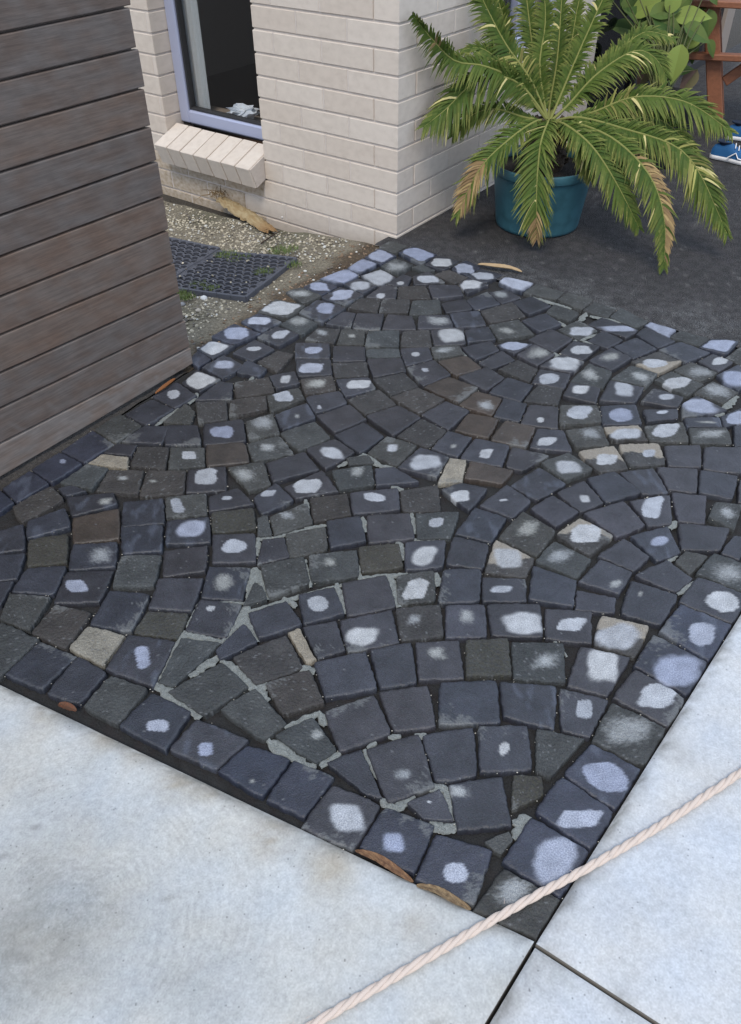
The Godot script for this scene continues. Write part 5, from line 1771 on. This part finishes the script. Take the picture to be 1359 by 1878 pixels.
func make_shoe(at: Vector3, turn: float, label: String) -> void:
	var o := thing("running_shoe", label, "shoe", at, "pair of blue running shoes")
	o.rotation.y = turn
	# outline of the sole, heel at x = -0.14, toe at x = 0.14
	var half := func(f: float) -> float:
		return 0.030 + 0.016 * smooth01(0.2, 0.75, f) - 0.006 * sin(PI * clampf(f * 1.6, 0, 1))
	var ring := func(f: float) -> float:
		return sqrt(maxf(1.0 - pow(absf(f * 2.0 - 1.0), 4.0), 0.0))
	var s := st()
	var n := 22
	sheet(s, n, 12, func(i, j):
		var f: float = float(i) / n
		var a: float = TAU * j / 12.0
		var w: float = half.call(f) * ring.call(f) + 0.001
		var z := clampf(cos(a) * 1.35, -1, 1) * w
		var y := 0.014 + clampf(sin(a) * 1.6, -1, 1) * 0.013 + 0.012 * pow(maxf(f - 0.75, 0) * 4.0, 2.0)
		return [Vector3(-0.142 + 0.284 * f, y, z), Color.WHITE, Vector2.ZERO])
	put(done(s), "sole", M.white, o)
	s = st()
	sheet(s, n, 14, func(i, j):
		var f: float = 0.02 + 0.95 * i / n
		var a: float = PI * j / 14.0
		var w: float = half.call(f) * ring.call(f) * 0.96
		var hgt := lerpf(0.062, 0.030, smooth01(0.35, 0.95, f)) + 0.022 * smooth01(0.55, 0.3, f) - 0.012 * sin(PI * clampf((f - 0.05) * 3.0, 0, 1)) * smooth01(0.4, 0.1, f)
		hgt *= ring.call(f)
		var z := clampf(cos(a) * 1.15, -1, 1) * w * lerpf(1.0, 0.72, sin(a))
		return [Vector3(-0.142 + 0.284 * f, 0.026 + sin(a) * hgt, z), Color.WHITE, Vector2.ZERO])
	put(done(s), "upper", M.blue, o)
	s = st()
	lathe(s, [Vector2(0.024, 0.0), Vector2(0.029, 0.006), Vector2(0.026, 0.011), Vector2(0.020, 0.004), Vector2(0.012, -0.02)], 18)
	var col := put(done(s), "collar", M.navy, o)
	col.position = Vector3(-0.075, 0.098, 0)
	col.scale = Vector3(1.7, 1.0, 1.0)
	for k in 5:
		s = st()
		var x := -0.01 + k * 0.021
		var y := 0.098 - k * 0.0095
		tube(s, [Vector3(x - 0.008, y - 0.016, -0.024), Vector3(x, y + 0.004, 0), Vector3(x + 0.008, y - 0.016, 0.024)], [0.003, 0.0035, 0.003], 6)
		put(done(s), "lace", M.white, o)
	for sd in [-1.0, 1.0]:
		s = st()
		tube(s, [Vector3(-0.03, 0.03, sd * 0.043), Vector3(0.01, 0.06, sd * 0.036), Vector3(0.03, 0.035, sd * 0.045), Vector3(0.07, 0.03, sd * 0.045)], [0.004, 0.004, 0.004, 0.004], 6)
		put(done(s), "side_stripe", M.white, o)

func _ready() -> void:
	rng.seed = 20240
	nz.seed = 5
	nz.frequency = 0.03
	nz.fractal_octaves = 3
	nzf.seed = 9
	nzf.frequency = 0.16
	nzf.fractal_octaves = 2
	# camera
	var cam := Camera3D.new()
	cam.name = "camera"
	cam.fov = 2.0 * rad_to_deg(atan(939.0 / 1500.0))
	cam.far = 300.0
	cam.near = 0.02
	cam.position = Vector3(0, 1.6, 0)
	cam.basis = Basis(Vector3.RIGHT, deg_to_rad(-40.8)) * Basis(Vector3.BACK, deg_to_rad(-0.7))
	add_child(cam)
	cam.current = true
	# overcast sky
	var env := Environment.new()
	env.background_mode = Environment.BG_SKY
	var sky := Sky.new()
	var sm := ProceduralSkyMaterial.new()
	sm.sky_top_color = Color(0.81, 0.88, 0.985)
	sm.sky_horizon_color = Color(0.86, 0.90, 0.96)
	sm.sky_curve = 0.2
	sm.ground_bottom_color = Color(0.3, 0.3, 0.3)
	sm.ground_horizon_color = Color(0.6, 0.62, 0.64)
	sky.sky_material = sm
	env.sky = sky
	env.background_energy_multiplier = 1.0
	env.tonemap_mode = Environment.TONE_MAPPER_LINEAR
	env.tonemap_exposure = 1.5
	env.sdfgi_enabled = true
	env.ssao_enabled = true
	env.ssil_enabled = true
	var we := WorldEnvironment.new()
	we.name = "world_environment"
	we.environment = env
	add_child(we)
	var sun := DirectionalLight3D.new()
	sun.name = "sun"
	sun.light_energy = 0.45
	sun.light_angular_distance = 20.0
	sun.light_color = Color(1.0, 0.97, 0.93)
	sun.shadow_enabled = true
	sun.rotation_degrees = Vector3(-56, -14, 0)
	add_child(sun)

	make_materials()
	make_ground()
	make_paving()
	var a := (P_AL - P_P).normalized()
	var b := (P_DB - P_P).normalized()
	var g := 0.004
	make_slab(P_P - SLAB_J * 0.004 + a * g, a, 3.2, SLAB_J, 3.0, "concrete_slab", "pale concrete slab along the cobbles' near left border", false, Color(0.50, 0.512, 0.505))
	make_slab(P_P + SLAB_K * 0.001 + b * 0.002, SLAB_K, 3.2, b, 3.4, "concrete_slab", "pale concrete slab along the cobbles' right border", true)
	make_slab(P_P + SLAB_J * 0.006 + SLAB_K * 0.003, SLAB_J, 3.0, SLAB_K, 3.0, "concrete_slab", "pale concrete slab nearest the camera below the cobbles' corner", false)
	make_gravel()
	make_house()
	make_fence()
	make_cycad()
	make_broadleaf()
	make_table()
	make_mat(MATS[0], MATS[2], "dark blue grey perforated plastic mat nearest the cobbles", 0.0)
	make_mat(MATS[1], MATS[2], "perforated plastic mat partly hidden behind the timber screen", 0.004)
	make_grass()
	make_rope()
	make_litter()
	make_shoe(Vector3(SHOES[0].x, -0.004, SHOES[0].y), -0.62, "blue running shoe with white laces, nearer of the pair")
	make_shoe(Vector3(SHOES[1].x, -0.004, SHOES[1].y), -0.45, "blue running shoe farther back by the table")
